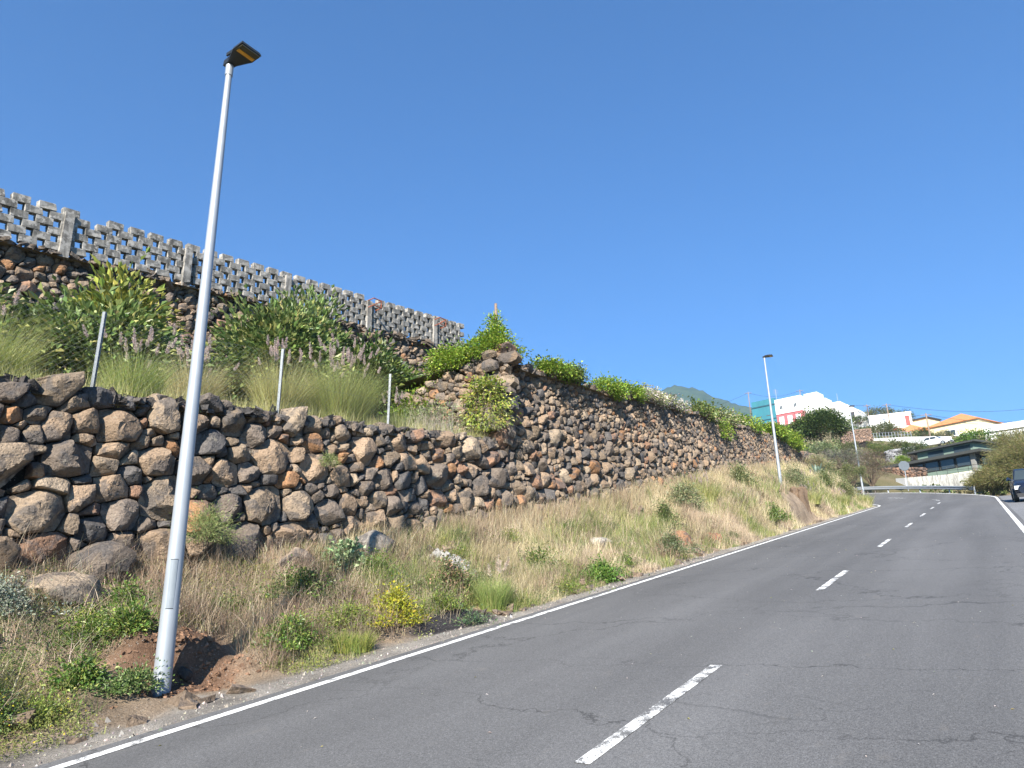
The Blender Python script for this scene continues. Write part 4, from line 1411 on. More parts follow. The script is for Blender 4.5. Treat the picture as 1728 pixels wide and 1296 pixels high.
V, f3, f4, cc = blades(P, rng.uniform(0.25, 0.6, n), 0.008, rng.uniform(3.6, 5.8, n), np.abs(rng.normal(1.0, 0.4, n)), np.abs(rng.normal(2.6, 0.4, n)), jitcol((0.5, 0.44, 0.38), n, 0.15), 5)
t = thing('dead_roots', 'bleached dead roots hanging over the wall beside the corner', 'roots', b0)
link('strands', mesh('strands', V, [f3, f4], GRASS, cc), t)['kind'] = 'stuff'

# ------------------------------------------------------------------ plants on the bank
WEED = ((0.085, 0.155, 0.03), (0.2, 0.25, 0.055))
def weed(x, y, rad, ncl, per, ll, lw, cols, label, name='weed', group=None, **kw):
    kw.setdefault('altp', 0.35); kw.setdefault('loose', True)
    return shrub(name, label, (x, y, gz(x, y) - 0.02), rad, ncl, per, kw.pop('cr', 0.085), ll, lw, cols, 'plant', group, **kw)
weed(8.15, 7.45, (0.42, 0.34, 0.36), 60, 80, 0.05, 0.03, ((0.26, 0.28, 0.03), (0.42, 0.37, 0.035)), 'yellow-green bush with yellow leaves beside the black tar patch', 'yellow_bush')
weed(7.35, 7.55, (0.6, 0.4, 0.22), 80, 80, 0.042, 0.018, ((0.16, 0.22, 0.04), (0.29, 0.31, 0.07)), 'low light green weeds leaning on the yellow-leaved bush')
weed(6.3, 7.45, (0.4, 0.3, 0.24), 60, 80, 0.045, 0.026, WEED, 'green leafy weed at the shaded end of the red earth cut')
weed(3.85, 7.55, (0.2, 0.2, 0.2), 26, 60, 0.05, 0.028, WEED, 'small green weed standing left of the tallest lamp on bare soil')
weed(4.22, 7.28, (0.26, 0.17, 0.11), 30, 70, 0.04, 0.022, ((0.10, 0.16, 0.045), (0.2, 0.25, 0.1)), 'low spreading weed in front of the tallest lamp base')
weed(4.55, 8.0, (0.2, 0.14, 0.16), 24, 50, 0.055, 0.03, WEED, 'green weed hanging over the top of the red earth cut')
weed(5.0, 8.9, (0.3, 0.22, 0.26), 40, 70, 0.045, 0.025, WEED, 'dark green weed at the wall foot behind the tallest lamp')
weed(8.75, 9.15, (0.3, 0.22, 0.38), 30, 40, 0.09, 0.085, ((0.2, 0.27, 0.14), (0.3, 0.36, 0.2)), 'round-leaved grey green plant against the foot of the low wall', 'round_leaf_plant')
weed(9.05, 8.75, (0.35, 0.25, 0.26), 44, 70, 0.05, 0.03, WEED, 'bright green weed in front of the round-leaved plant')
weed(7.3, 8.5, (0.5, 0.35, 0.3), 60, 70, 0.045, 0.026, ((0.07, 0.12, 0.03), (0.16, 0.2, 0.05)), 'dark green weed patch halfway up the bank below the low wall')
weed(9.8, 7.75, (0.65, 0.45, 0.42), 80, 50, 0.055, 0.03, ((0.14, 0.17, 0.06), (0.3, 0.2, 0.13)), 'reddish green bushy weed between the black tar patch and the pale rubble heap')
weed(8.95, 6.62, (0.13, 0.13, 0.1), 12, 40, 0.06, 0.02, ((0.09, 0.15, 0.07), (0.16, 0.2, 0.1)), 'small blue-green rosette weed by the white edge line')
weed(13.9, 6.95, (0.65, 0.4, 0.32), 70, 60, 0.06, 0.03, ((0.09, 0.18, 0.03), (0.17, 0.24, 0.05)), 'bright green feathery weed patch touching the edge line')
weed(13.0, 7.9, (0.45, 0.4, 0.35), 50, 50, 0.06, 0.03, WEED, 'green weed among tall straw above the feathery weed patch')
weed(18.6, 7.2, (0.7, 0.45, 0.4), 60, 50, 0.07, 0.03, ((0.12, 0.16, 0.07), (0.2, 0.22, 0.11)), 'grey green bush beside the brown boulder on the bank')
weed(21.5, 8.4, (0.55, 0.45, 0.75), 60, 50, 0.08, 0.025, ((0.09, 0.13, 0.04), (0.17, 0.2, 0.07)), 'upright dark green bush halfway up the straw bank', 'dark_bush')
weed(30.5, 7.3, (0.9, 0.5, 0.65), 60, 50, 0.1, 0.04, ((0.10, 0.17, 0.035), (0.2, 0.24, 0.07)), 'green bush left of the eroded earth stump')
weed(2.9, 8.6, (0.55, 0.4, 0.3), 70, 80, 0.035, 0.02, ((0.22, 0.26, 0.19), (0.36, 0.38, 0.3)), 'silvery grey plant under the low wall', 'silvery_plant')
weed(3.6, 8.9, (0.4, 0.3, 0.3), 50, 80, 0.035, 0.02, ((0.23, 0.27, 0.21), (0.36, 0.38, 0.3)), 'silvery shrub touching the largest boulder of the low wall', 'silvery_plant')
WG = 'low weeds scattered over the bank'
for k in range(46):
    x = rng.uniform(2.2, 12.5) if k < 30 else rng.uniform(12, 30)
    y = rng.uniform(6.75, 9.3)
    e = float(edge_dist(x, y))
    if (abs(x - 4.7) < 1.3 and e < 1.95) or (abs(x - 8.9) < 1.0 and e < 1.2): continue
    r = rng.uniform(0.14, 0.36)
    weed(x, y, (r * 1.15, r * 0.9, r * 0.55), int(14 + 80 * r), 60, 0.038, 0.018, (WEED, ((0.14, 0.2, 0.04), (0.28, 0.31, 0.07)), ((0.1, 0.13, 0.05), (0.2, 0.22, 0.1)))[k % 3], ('low green leafy weed among the dry grass of the bank', 'low yellowish green leafy weed among the dry grass of the bank', 'low dull grey-green leafy weed among the dry grass of the bank')[k % 3], group=WG + (' (green)', ' (yellowish)', ' (dull)')[k % 3])
fgrass(9.95, 6.95, 0.45, 0.55, 1500, 6, (0.2, 0.27, 0.07), 'green grass clump with pale plumes beside the black tar patch on the verge', tip=(0.32, 0.34, 0.12), plume=(0.5, 0.42, 0.33))
fountain('grass_tussock', 'tall green grass tussock on the verge by the open end of the bank', (2.75, 7.7, gz(2.75, 7.7)), 0.6, 0.5, 1100, 0, (0.17, 0.2, 0.06), None, tip=(0.3, 0.29, 0.1))
fountain('grass_tussock', 'light green grass tussock at the road edge beneath the yellow-leaved bush', (6.9, 7.05, gz(6.9, 7.05)), 0.6, 0.28, 1300, 0, (0.24, 0.29, 0.06), None, tip=(0.34, 0.34, 0.1))
shrub('yellow_flower_weed', 'dark weed dotted with yellow flowers on the verge', (2.95, 7.35, gz(2.95, 7.35)), (0.35, 0.28, 0.22), 50, 70, 0.07, 0.035, 0.016, ((0.09, 0.14, 0.035), (0.5, 0.42, 0.04)), 'plant', altp=0.1, loose=True)
for x, y, h_, lab in ((27, 8.9, 0.8, 'yellowish grass clump on the slope before the second lamp'), (40.5, 7.6, 0.8, 'pale green grass clump overhanging the road beyond the earth stump'),
                      (44, 8.4, 0.9, 'straw grass clump with bent plumes below the agave'), (48, 7.3, 0.8, 'light green grass clump by the edge line before the bend'),
                      (56, 7.0, 0.9, 'pale grass clump at the foot of the third lamp'), (60, 7.8, 0.9, 'pale grass clump rounding the inside of the bend')):
    fountain('grass_tussock', lab, (x, y, gz(x, y)), 1.0, h_, 900, 8, (0.28, 0.3, 0.1), None, tip=(0.42, 0.4, 0.18), bw_=0.02)


GGR = ((0.16, 0.19, 0.09), (0.3, 0.28, 0.16))
for x, y, r_, lab, cols in ((41.5, 8.6, 0.9, 'grey-green bush on the slope right behind the earth stump', GGR), (45.5, 9.3, 1.1, 'grey-green bush between earth stump and agave', GGR), (49.5, 8.3, 1.0, 'olive bush spilling down the slope below the agave', ((0.11, 0.15, 0.05), (0.22, 0.24, 0.09))),
                            (53, 7.7, 0.9, 'olive bush touching the edge line before the third lamp', ((0.13, 0.16, 0.06), (0.3, 0.28, 0.14))), (57.5, 9.2, 1.2, 'dark olive bush behind the third lamp foot', ((0.09, 0.125, 0.045), (0.18, 0.2, 0.08))),
                            (24.8, 8.9, 0.7, 'grey-green bush high on the bank under the tall wall', GGR), (34.0, 9.4, 0.9, 'olive bush at the foot of the tall wall before the second lamp', ((0.12, 0.15, 0.06), (0.26, 0.26, 0.12)))):
    weed(x, y, (r_, r_ * 0.7, r_ * 0.85), 80, 60, 0.11, 0.04, cols, lab, 'scrub_bush', cr=0.16)


# ------------------------------------------------------------------ boulders and rubble on the bank
def boulder(name, label, x, y, rad, col, cat='boulder', sink=0.25, seed=1, mat=ROCK, group=None, z=None):
    r = np.random.default_rng(seed)
    n, mm = 16, 10
    V = [[0, 0, rad[2]]]
    for k in range(1, mm):
        ph = math.pi * k / mm
        for q in range(n):
            th = 2 * math.pi * q / n
            V.append([math.sin(ph) * math.cos(th), math.sin(ph) * math.sin(th), math.cos(ph)])
    V.append([0, 0, -1]); V[0] = [0, 0, 1]
    V = np.array(V)
    for _ in range(11):
        d = r.normal(0, 1, 3); d /= np.linalg.norm(d); c_ = r.uniform(0.55, 0.85)
        t_ = V @ d; V = V - np.maximum(t_ - c_, 0)[:, None] * d
    V = V * (1 + r.normal(0, 0.03, (len(V), 1))) * np.array(rad)
    f3 = [[0, 1 + q, 1 + (q + 1) % n] for q in range(n)] + [[len(V) - 1, 1 + (mm - 2) * n + (q + 1) % n, 1 + (mm - 2) * n + q] for q in range(n)]
    f4 = [[1 + k * n + q, 1 + (k + 1) * n + q, 1 + (k + 1) * n + (q + 1) % n, 1 + k * n + (q + 1) % n] for k in range(mm - 2) for q in range(n)]
    zz = gz(x, y) if z is None else z
    o = link(name, mesh(name, V, [f3, f4], mat, np.tile(col, (len(V), 1)), True, 35), None, (x, y, zz + rad[2] * (1 - sink) - rad[2] * 0.6))
    return tag(o, label, cat, group)


boulder('boulder', 'rusty brown boulder in the straw near the verge', 20.2, 7.5, (0.5, 0.4, 0.42), (0.27, 0.15, 0.085), seed=3)
boulder('boulder', 'smaller red-brown boulder next to the rusty brown one', 22.6, 7.3, (0.4, 0.35, 0.36), (0.25, 0.13, 0.08), seed=4)
boulder('boulder', 'flat pale boulder lying in the straw of the bank', 16.6, 8.3, (0.6, 0.35, 0.2), (0.42, 0.38, 0.33), seed=5)
boulder('boulder', 'flat whitish boulder left of the second lamp', 30.5, 8.6, (0.7, 0.4, 0.25), (0.45, 0.41, 0.36), seed=6)
boulder('boulder', 'half buried grey boulder on the bank below the silvery plants', 3.2, 9.2, (0.5, 0.4, 0.35), (0.3, 0.25, 0.2), seed=8)
boulder('boulder', 'half buried brownish boulder on the bank below the low wall', 4.4, 9.25, (0.5, 0.4, 0.32), (0.33, 0.26, 0.19), seed=9)
boulder('boulder', 'long grey boulder leaning on the low wall above the reddish weed', 9.7, 9.35, (0.55, 0.35, 0.35), (0.26, 0.23, 0.2), seed=12)
boulder('boulder', 'dark boulder in the weeds beside the round-leaved plant', 7.9, 9.3, (0.42, 0.33, 0.26), (0.28, 0.22, 0.17), seed=13)
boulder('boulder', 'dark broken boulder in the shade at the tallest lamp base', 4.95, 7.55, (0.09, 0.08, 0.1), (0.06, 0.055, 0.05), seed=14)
# eroded earth stump under the second lamp
EARTH = m_soil('eroded_earth', [(0.11, 0.075, 0.05), (0.2, 0.14, 0.095)], 2.0)
x0, y0 = float(l2p[0]), float(l2p[1])
t = thing('earth_stump', 'eroded brown earth stump below the second lamp', 'earth mound', (x0, y0 - 0.75, gz(x0, y0 - 0.8) - 0.2))
r = np.random.default_rng(5)
V = []; n = 26
for k, (z, s_) in enumerate(((-1.4, 1.25), (-0.3, 1.12), (0.2, 0.95), (0.5, 0.9), (0.7, 0.72), (0.76, 0.3))):
    for q in range(n):
        th = 2 * math.pi * q / n
        rr = s_ * (1 + 0.13 * math.sin(th * 5 + k * 0.3) + 0.1 * math.sin(th * 9) + r.normal(0, 0.04))
        V.append([0.62 * rr * math.cos(th), 0.42 * rr * math.sin(th), z - 0.16 * max(z, 0) * (1 + math.sin(th * 2 + 1)) + (r.normal(0, 0.06) if z > 0 else 0)])
f4 = [[k * n + q, k * n + (q + 1) % n, (k + 1) * n + (q + 1) % n, (k + 1) * n + q] for k in range(5) for q in range(n)]
V.append([0, 0, 0.72]); f3 = [[5 * n + q, 5 * n + (q + 1) % n, 6 * n] for q in range(n)]
link('earth', mesh('earth', V, [f3, f4], EARTH, None, True, 45), t)
# pale rubble heap
PALEROCK = simple('pale_rubble', (0.27, 0.26, 0.245), 0.95, var=0.3, scale=14, bmp=0.6)
t = thing('rubble_heap', 'heap of whitish grey rubble lying in the dry grass', 'rubble', (11.0, 8.6, gz(11, 8.6)))
mb = MB()
for k in range(70):
    a = rng.normal(0, 1, 2) * np.array([0.16, 0.26])
    z = gz(11 + a[0], 8.6 + a[1]) - gz(11, 8.6)
    s_ = rng.uniform(0.03, 0.085)
    M = Matrix.Translation((a[0], a[1], z + 0.12 * math.exp(-6 * (a[0] ** 2 + a[1] ** 2)) + s_ * 0.2)) @ Matrix.Rotation(rng.uniform(0, 6), 4, Vector(rng.normal(0, 1, 3)).normalized())
    Vb = rng.normal(0, 1, (8, 3)) * 0.18 + np.array([[x_, y_, z_] for z_ in (-1, 1) for y_ in (-1, 1) for x_ in (-1, 1)]) * np.array([1, 0.75, 0.6])
    Vb = (Vb * s_) @ np.array(M)[:3, :3].T + np.array(M)[:3, 3]
    mb.add(Vb, f4=[[0, 2, 3, 1], [4, 5, 7, 6], [0, 1, 5, 4], [2, 6, 7, 3], [0, 4, 6, 2], [1, 3, 7, 5]])
mb.obj('lumps', PALEROCK, t)['kind'] = 'stuff'

V, F, cc = rubble_mesh(330, lambda: (lambda x_, y_: np.array([x_, y_, gz(x_, y_) + 0.003]))(rng.normal(4.95, 0.45), rng.normal(7.52, 0.2)), (0.19, 0.115, 0.075), 0.006, 0.026)
tag(link('earth_clods', mesh('earth_clods', V, [F], m_foliage('earth_clod', 0.0, 0.95, 0.1), cc)), 'loose reddish earth clods around the tallest lamp base', 'clods', kind='stuff')

def fx_bank():
    while True:
        x_ = rng.uniform(2, 40); y_ = EDGE_L + rng.uniform(0.5, 3.5)
        if float(fbm(x_ * 0.8, y_ * 0.8, 301)) > 0.5: return np.array([x_, y_, gz(x_, y_) + 0.01])
V, F, cc = rubble_mesh(700, fx_bank, (0.2, 0.15, 0.11), 0.03, 0.12)
tag(link('scattered_stones', mesh('scattered_stones', V, [F], ROCK, cc)), 'small brown stones scattered over the bank', 'stones', kind='stuff')

# gravel along the verge and litter on the road
n = 2600
x = rng.uniform(1.5, 26, n) ** 1.0; e0 = np.abs(rng.normal(0.25, 0.28, n)); y = EDGE_L + e0 + 0.02
s_ = rng.uniform(0.005, 0.014, n) * (1 + (rng.random(n) < 0.05) * 1.6)
tet = np.array([[1, 0, -0.4], [-0.6, 0.8, -0.4], [-0.5, -0.8, -0.4], [0.1, 0.1, 0.8]])
ang = rng.uniform(0, 6.28, n)
T = tet[None] * s_[:, None, None] * rng.uniform(0.6, 1.4, (n, 4, 1))
Xr = T[..., 0] * np.cos(ang)[:, None] - T[..., 1] * np.sin(ang)[:, None]; Yr = T[..., 0] * np.sin(ang)[:, None] + T[..., 1] * np.cos(ang)[:, None]
V = np.stack([Xr + x[:, None], Yr + y[:, None], T[..., 2] + (zr(x) + bank_rel(x, y) + s_ * 0.35)[:, None]], -1).reshape(-1, 3)
b = np.arange(n)[:, None] * 4
F = np.concatenate([b + np.array([[0, 2, 1]]), b + np.array([[0, 1, 3]]), b + np.array([[1, 2, 3]]), b + np.array([[2, 0, 3]])])
c = np.repeat(jitcol((0.24, 0.215, 0.19), n, 0.3, (0.38, 0.36, 0.33), 0.1), 4, 0)
tag(link('gravel', mesh('gravel', V, [F], m_foliage('gravel_stone', 0.0, 0.95, 0.1), c)), 'loose gravel along the edge of the road', 'gravel', kind='stuff')
n = 240
x = rng.uniform(2.5, 32, n); y = rng.uniform(-0.6, 5.9, n)
P = np.stack([x, y, zr(x) + 0.004 + rng.uniform(0, 0.004, n)], -1)
D = np.stack([np.cos(ang[:n]), np.sin(ang[:n]) , SL * np.cos(ang[:n]) + 0.1], -1)
c = jitcol((0.55, 0.52, 0.44), n, 0.2, (0.5, 0.42, 0.1), 0.2)
V, f3, f4, cc = leaves(P, D, rng.uniform(0.012, 0.04, n), rng.uniform(0.006, 0.018, n), c, 3.0)
tag(link('leaf_litter', mesh('leaf_litter', V, [f3], GRASS, cc)), 'small pale leaf litter strewn over the asphalt', 'litter', kind='stuff')

# agave, bushes and tree towards the bend
t = thing('agave', 'blue-green spiky agave on the bank behind the second lamp', 'agave', (54.5, 9.6, gz(54.5, 9.6)))
AG = m_foliage('agave_leaf', 0.05, 0.5, 0.4)
for k in range(26):
    az = 2 * math.pi * k / 26 * 2.4; el = 0.35 + 1.0 * (k / 26)
    L = rng.uniform(1.0, 1.35)
    d = np.array([math.cos(az) * math.cos(el), math.sin(az) * math.cos(el), math.sin(el)]); sdv = np.array([-math.sin(az), math.cos(az), 0]); up = np.cross(d, sdv)
    V = [];
    for tq, wq in ((0, 0.06), (0.35, 0.11), (0.7, 0.075), (1.0, 0.006)):
        p = d * L * tq
        V += [p - sdv * wq, p - up * 0.03 * (1 - tq), p + sdv * wq]
    f4 = [[3 * q, 3 * q + 1, 3 * q + 4, 3 * q + 3] for q in range(3)] + [[3 * q + 1, 3 * q + 2, 3 * q + 5, 3 * q + 4] for q in range(3)]
    link('leaf', mesh('leaf', V, [f4], AG, np.tile((0.13, 0.19, 0.15), (12, 1)), True), t)


def far_bush(name, label, px, py, d, wpx, hpx, cols, ncl=70, per=45, cat='bush', group=None, ll=None, lw=None, trunk=None, asp=1.0, sink=0.15, **kw):
    """bush whose foot is seen at a pixel, d metres off, as wide and tall as in the photograph"""
    p = at(px, py, d)
    dep = (p - np.array([0, 0, CAMH])) @ R[:, 2]
    w_ = wpx * dep / FPX; h_ = hpx * dep / FPX
    r0 = (w_ / 2 * 0.92, w_ / 2 * asp, h_ * 0.62)
    sc = max(w_, h_)
    return shrub(name, label, p - np.array([0, 0, sink]), r0, ncl, per, sc * kw.pop('crf', 0.055), ll or sc * 0.035, lw or sc * 0.026, cols, cat, group, trunk=trunk, cz=h_ * kw.pop('czf', 0.36), **kw)


DK = ((0.05, 0.085, 0.022), (0.12, 0.16, 0.04))
OL = ((0.12, 0.14, 0.05), (0.22, 0.22, 0.1))
far_bush('broadleaf_tree', 'dark green spreading tree above the wall in front of the pink and white house', 1388, 755, 86, 96, 62, DK, 170, 60, 'tree', trunk=(2.2, 0.16), part='crown', czf=0.5, altp=0.3)
far_bush('bush', 'brown leafless bush behind the third lamp', 1472, 820, 75, 62, 76, ((0.18, 0.13, 0.10), (0.14, 0.14, 0.07)), 110, 60, lw=0.035, ll=0.16)
far_bush('bush', 'grey-violet dry bush above the agave', 1418, 790, 70, 80, 40, ((0.2, 0.18, 0.15), (0.16, 0.19, 0.09)), 90, 55, lw=0.04, ll=0.16)
far_bush('bush', 'green bush on the slope between agave and third lamp', 1440, 815, 68, 50, 42, OL, 70, 50)
far_bush('bush', 'low bluish green bush on the slope under the spreading tree', 1385, 770, 80, 60, 28, ((0.17, 0.22, 0.1), (0.3, 0.32, 0.16)), 60, 45)
far_bush('bush', 'straw tinted bush at the end of the tall wall', 1375, 800, 62, 60, 40, ((0.26, 0.25, 0.13), (0.36, 0.32, 0.2)), 60, 45, lw=0.04, ll=0.2)
TAM = ((0.17, 0.175, 0.06), (0.27, 0.235, 0.11))
for px, py, d, w_, h_, lab in ((1676, 833, 64, 70, 46, 'feathery olive shrub spilling over the guard rail'), (1716, 834, 62, 70, 84, 'tall feathery shrub with tan sprays behind the parked car'),
                               (1755, 835, 60, 90, 120, 'tall feathery shrub beside the parking pavement'), (1694, 822, 70, 60, 62, 'feathery tan shrub in front of the flat-roofed house'), (1725, 790, 78, 90, 80, 'feathery shrub rising behind the flat-roofed house corner')):
    far_bush('feathery_shrub', lab, px, py, d, w_, h_, TAM, 120, 90, 'shrub', 'feathery shrubs by the parking pavement', ll=0.22, lw=0.022, altp=0.45, mat=GRASS, crf=0.07)

# ------------------------------------------------------------------ houses
PANE = m_glass('window_glass')
WHITE = m_wall_paint('white_render', (0.80, 0.80, 0.79))
TEAL = m_wall_paint('teal_render', (0.03, 0.17, 0.215))
TEALD = m_wall_paint('dark_teal_trim', (0.015, 0.07, 0.1))
PINKW = m_wall_paint('pink_render', (0.42, 0.12, 0.13))
YEL = m_wall_paint('yellow_render', (0.78, 0.47, 0.16))
CREAM = m_wall_paint('cream_render', (0.80, 0.68, 0.42))
PALEY = m_wall_paint('pale_yellow_render', (0.80, 0.79, 0.62))
GREYR = m_wall_paint('grey_render', (0.22, 0.215, 0.2))
DGREEN = m_wall_paint('grey_green_panel', (0.16, 0.22, 0.18))
DROOF = simple('dark_roof_felt', (0.045, 0.048, 0.045), 0.85)
TILE = simple('orange_roof_tile', (0.55, 0.22, 0.085), 0.8, var=0.3, scale=3.0, bmp=0.3)
REDD = simple('red_paint', (0.45, 0.06, 0.05), 0.6)
FRAME = simple('white_frame', (0.75, 0.75, 0.73), 0.5)
BROWN = simple('brown_frame', (0.12, 0.06, 0.04), 0.6)
CONCW = m_concrete('cast_concrete', (0.31, 0.305, 0.285), (0.40, 0.395, 0.37), 0.5)


class House:
    """local frame: origin at the corner nearest the viewer, a runs along the left-hand front, b along the right-hand side, z up"""
    def __init__(s, name, label, corner, angL, cat='house', group=None):
        s.t = thing(name, label, cat, corner, 0, group)
        s.a = np.array([math.cos(angL), math.sin(angL), 0]); s.b = np.array([math.sin(angL), -math.cos(angL), 0])
        if s.b[0] < 0: s.b = -s.b
        s.M = np.column_stack([s.a, s.b, [0, 0, 1.0]])

    def vol(s, name, a0, a1, b0, b1, z0, z1, mat, parent=None):
        V = np.array([[x, y, z] for z in (z0, z1) for y in (b0, b1) for x in (a0, a1)], float) @ s.M.T
        mb = MB().add(V, f4=[[0, 2, 3, 1], [4, 5, 7, 6], [0, 1, 5, 4], [2, 6, 7, 3], [0, 4, 6, 2], [1, 3, 7, 5]])
        o = mb.obj(name, mat, parent or s.t)
        me = o.data
        import bmesh
        bm = bmesh.new(); bm.from_mesh(me); bmesh.ops.recalc_face_normals(bm, faces=bm.faces); bm.to_mesh(me); bm.free()
        return o

    def win(s, side, c, z0, z1, w_, frame=FRAME, pane=PANE, door=False):
        """window on the front ('a', b = 0) or the side ('b', a = 0)"""
        nm = 'door' if door else 'window'
        def V_(n, u0, u1, d0, d1, q0, q1, mt, par):
            return s.vol(n, u0, u1, d0, d1, q0, q1, mt, par) if side == 'a' else s.vol(n, d0, d1, u0, u1, q0, q1, mt, par)
        f_ = V_(nm, c - w_ / 2, c + w_ / 2, -0.06, 0.02, z0, z1, frame, None)
        t_ = 0.09
        if not door:
            hw = w_ / 2
            V_('pane', c - hw + t_, c - 0.04, -0.075, -0.061, z0 + t_, z1 - t_, pane, f_)
            V_('pane', c + 0.04, c + hw - t_, -0.075, -0.061, z0 + t_, z1 - t_, pane, f_)
            V_('sill', c - hw - 0.08, c + hw + 0.08, -0.16, -0.0, z0 - 0.1, z0 - 0.002, frame, f_)
        return f_

    def hip(s, name, a0, a1, b0, b1, z0, h, mat, ov=0.4, parent=None):
        a0 -= ov; a1 += ov; b0 -= ov; b1 += ov
        wa, wb = a1 - a0, b1 - b0; q = min(wa, wb) / 2
        if wa >= wb: r = [(a0 + q, (b0 + b1) / 2, z0 + h), (a1 - q, (b0 + b1) / 2, z0 + h)]
        else: r = [((a0 + a1) / 2, b0 + q, z0 + h), ((a0 + a1) / 2, b1 - q, z0 + h)]
        V = [(a0, b0, z0), (a1, b0, z0), (a1, b1, z0), (a0, b1, z0)] + r + [(a0, b0, z0 - 0.12), (a1, b0, z0 - 0.12), (a1, b1, z0 - 0.12), (a0, b1, z0 - 0.12)]
        if wa >= wb: f4 = [[0, 1, 5, 4], [2, 3, 4, 5]]; f3 = [[1, 2, 5], [3, 0, 4]]
        else: f4 = [[1, 2, 5, 4], [3, 0, 4, 5]]; f3 = [[0, 1, 4], [2, 3, 5]]
        f4 += [[6, 7, 1, 0], [7, 8, 2, 1], [8, 9, 3, 2], [9, 6, 0, 3], [6, 9, 8, 7]]
        return MB().add(np.array(V, float) @ s.M.T, f3, f4).obj(name, mat, parent or s.t)


AL = math.radians(80)      # fronts run away to the left
# white house with pink ground floor; the teal house is attached further along the same front
c0 = at(1358, 720, 176)
hs = House('house', 'white house with pink ground floor and two small upper windows beside the teal house', c0, AL)
hs.vol('ground_floor', 0, 6.3, 0, 9, -3, 4.0, PINKW)
hs.vol('upper_floor', -0.05, 6.3, -0.05, 9, 4.0, 7.4, WHITE)
hs.vol('trim', -0.07, 6.3, -0.09, -0.052, 3.9, 4.06, PINKW); hs.vol('trim', -0.08, 6.3, -0.08, -0.052, 6.7, 6.85, PINKW)
hs.vol('roof_parapet', 0.0, 6.3, 0.0, 9, 7.4, 7.7, WHITE)
for c in (1.5, 4.9): hs.win('a', c, 5.0, 6.1, 0.9)
for c in (1.1, 3.1, 5.1): hs.win('a', c, 1.4, 3.3, 1.1, FRAME, WHITE)
hs.vol('stair_tower', -3.2, -0.1, 2.0, 6.0, -3, 8.2, WHITE); hs.vol('side_wing', -4.6, -3.2, 3.0, 7.0, -3, 6.6, WHITE); hs.vol('side_wing', -7.4, -4.6, 4.0, 8.5, -3, 5.4, WHITE)
hs.vol('garden_wall', -7, -0.1, 0.8, 1.1, -2, 3.4, GREYR)
c1 = c0 + hs.a * 6.35
ht_ = House('house', 'teal two-storey house with dark window frames attached to the white and pink house', c1, AL)
ht_.vol('wall', 0, 5.8, -0.1, 9, -3, 7.7, TEAL); ht_.vol('parapet', 0, 5.8, -0.1, 9, 7.7, 8.3, TEAL)
ht_.vol('trim', -0.02, 5.85, -0.22, -0.1, 6.6, 6.9, TEALD); ht_.vol('trim', -0.02, 5.85, -0.22, -0.1, 3.2, 3.4, TEALD)
for c in (1.6, 4.2): ht_.win('a', c, 4.3, 5.9, 1.3, BROWN)
ht_.vol('garage_door', 0.4, 2.6, -0.16, -0.1, -1.0, 2.6, GREYR); ht_.win('a', 4.2, 1.0, 2.3, 1.4)
mb = MB(); mb.tube([[0, 0, 7], [0, 0, 11.2]], 0.06, 6)
for k in range(5): mb.tube([[-0.5, 0.5, 10 + 0.25 * k], [0.5, -0.5, 10 + 0.25 * k]], 0.03, 4)
mb.obj('aerial', GALV, ht_.t, hs.a * 0.6 + hs.b * 3)
c2 = c1 + hs.a * 6.0 + hs.b * 0.5
h3 = House('house', 'low white house with grey chimney tower beside the teal house', c2, AL)
h3.vol('wall', 0.1, 7, 0, 8, -3, 3.2, WHITE); h3.vol('parapet', 0.1, 7, -0.12, 0, 3.0, 3.5, WHITE)
ct = h3.vol('chimney_tower', 4.6, 5.6, -3.5, -2.6, -3, 4.6, GREYR); h3.vol('niche', 4.85, 5.35, -3.53, -3.5, 3.0, 3.9, DROOF, ct)
h3.vol('wall', 7.2, 10, -1, 6, -3, 4.2, WHITE)
# yellow house further right
c3 = at(1425, 722, 186)
h4 = House('house', 'yellow fronted house with white flat roof between tree and white gabled house', c3, AL)
h4.vol('wall', 0, 5.2, 0, 8, -3, 4.3, YEL); h4.vol('roof_slab', -0.25, 5.4, -0.25, 8.2, 4.3, 4.75, WHITE); h4.vol('side_wing', -3.6, -0.05, 0.6, 8, -3, 4.0, WHITE)
h4.win('a', 1.5, 0.2, 2.4, 1.5, BROWN, WHITE)
mb = MB(); mb.tube([[0, 0, 6], [0, 0, 9.5]], 0.05, 6); mb.obj('aerial', GALV, h4.t, hs.a * 1.5 + hs.b * 3)
c4 = at(1452, 722, 180)
h5 = House('house', 'white gabled house with a narrow dark window beside the yellow house', c4, AL)
h5.vol('wall', 0, 4.0, 0, 6, -3, 4.0, WHITE)
V = np.array([[-0.2, -0.2, 4.0], [4.2, -0.2, 4.0], [4.2, 6.2, 4.0], [-0.2, 6.2, 4.0], [2.0, -0.2, 6.0], [2.0, 6.2, 6.0]]) @ h5.M.T
MB().add(V, [[0, 1, 4], [2, 3, 5]], [[1, 2, 5, 4], [3, 0, 4, 5], [0, 3, 2, 1]]).obj('roof', WHITE, h5.t)
h5.win('a', 1.2, 2.6, 4.0, 0.8, BROWN)
h5.vol('wing', -2.4, -0.02, 1, 6, -3, 2.6, WHITE)
# long white houses in the middle
c5 = at(1543, 730, 168)
h6 = House('house', 'long low white house with red shutters beneath the tall utility pole', c5, math.radians(98))
h6.vol('wall', 0, 8.0, 0, 6, -3, 4.2, WHITE); h6.vol('parapet', -0.1, 8.1, -0.1, 6, 4.2, 4.6, WHITE)
h6.win('a', 0.8, 1.8, 3.8, 0.8, REDD, REDD); h6.win('a', 3.0, 0.2, 1.3, 1.6, REDD, REDD)
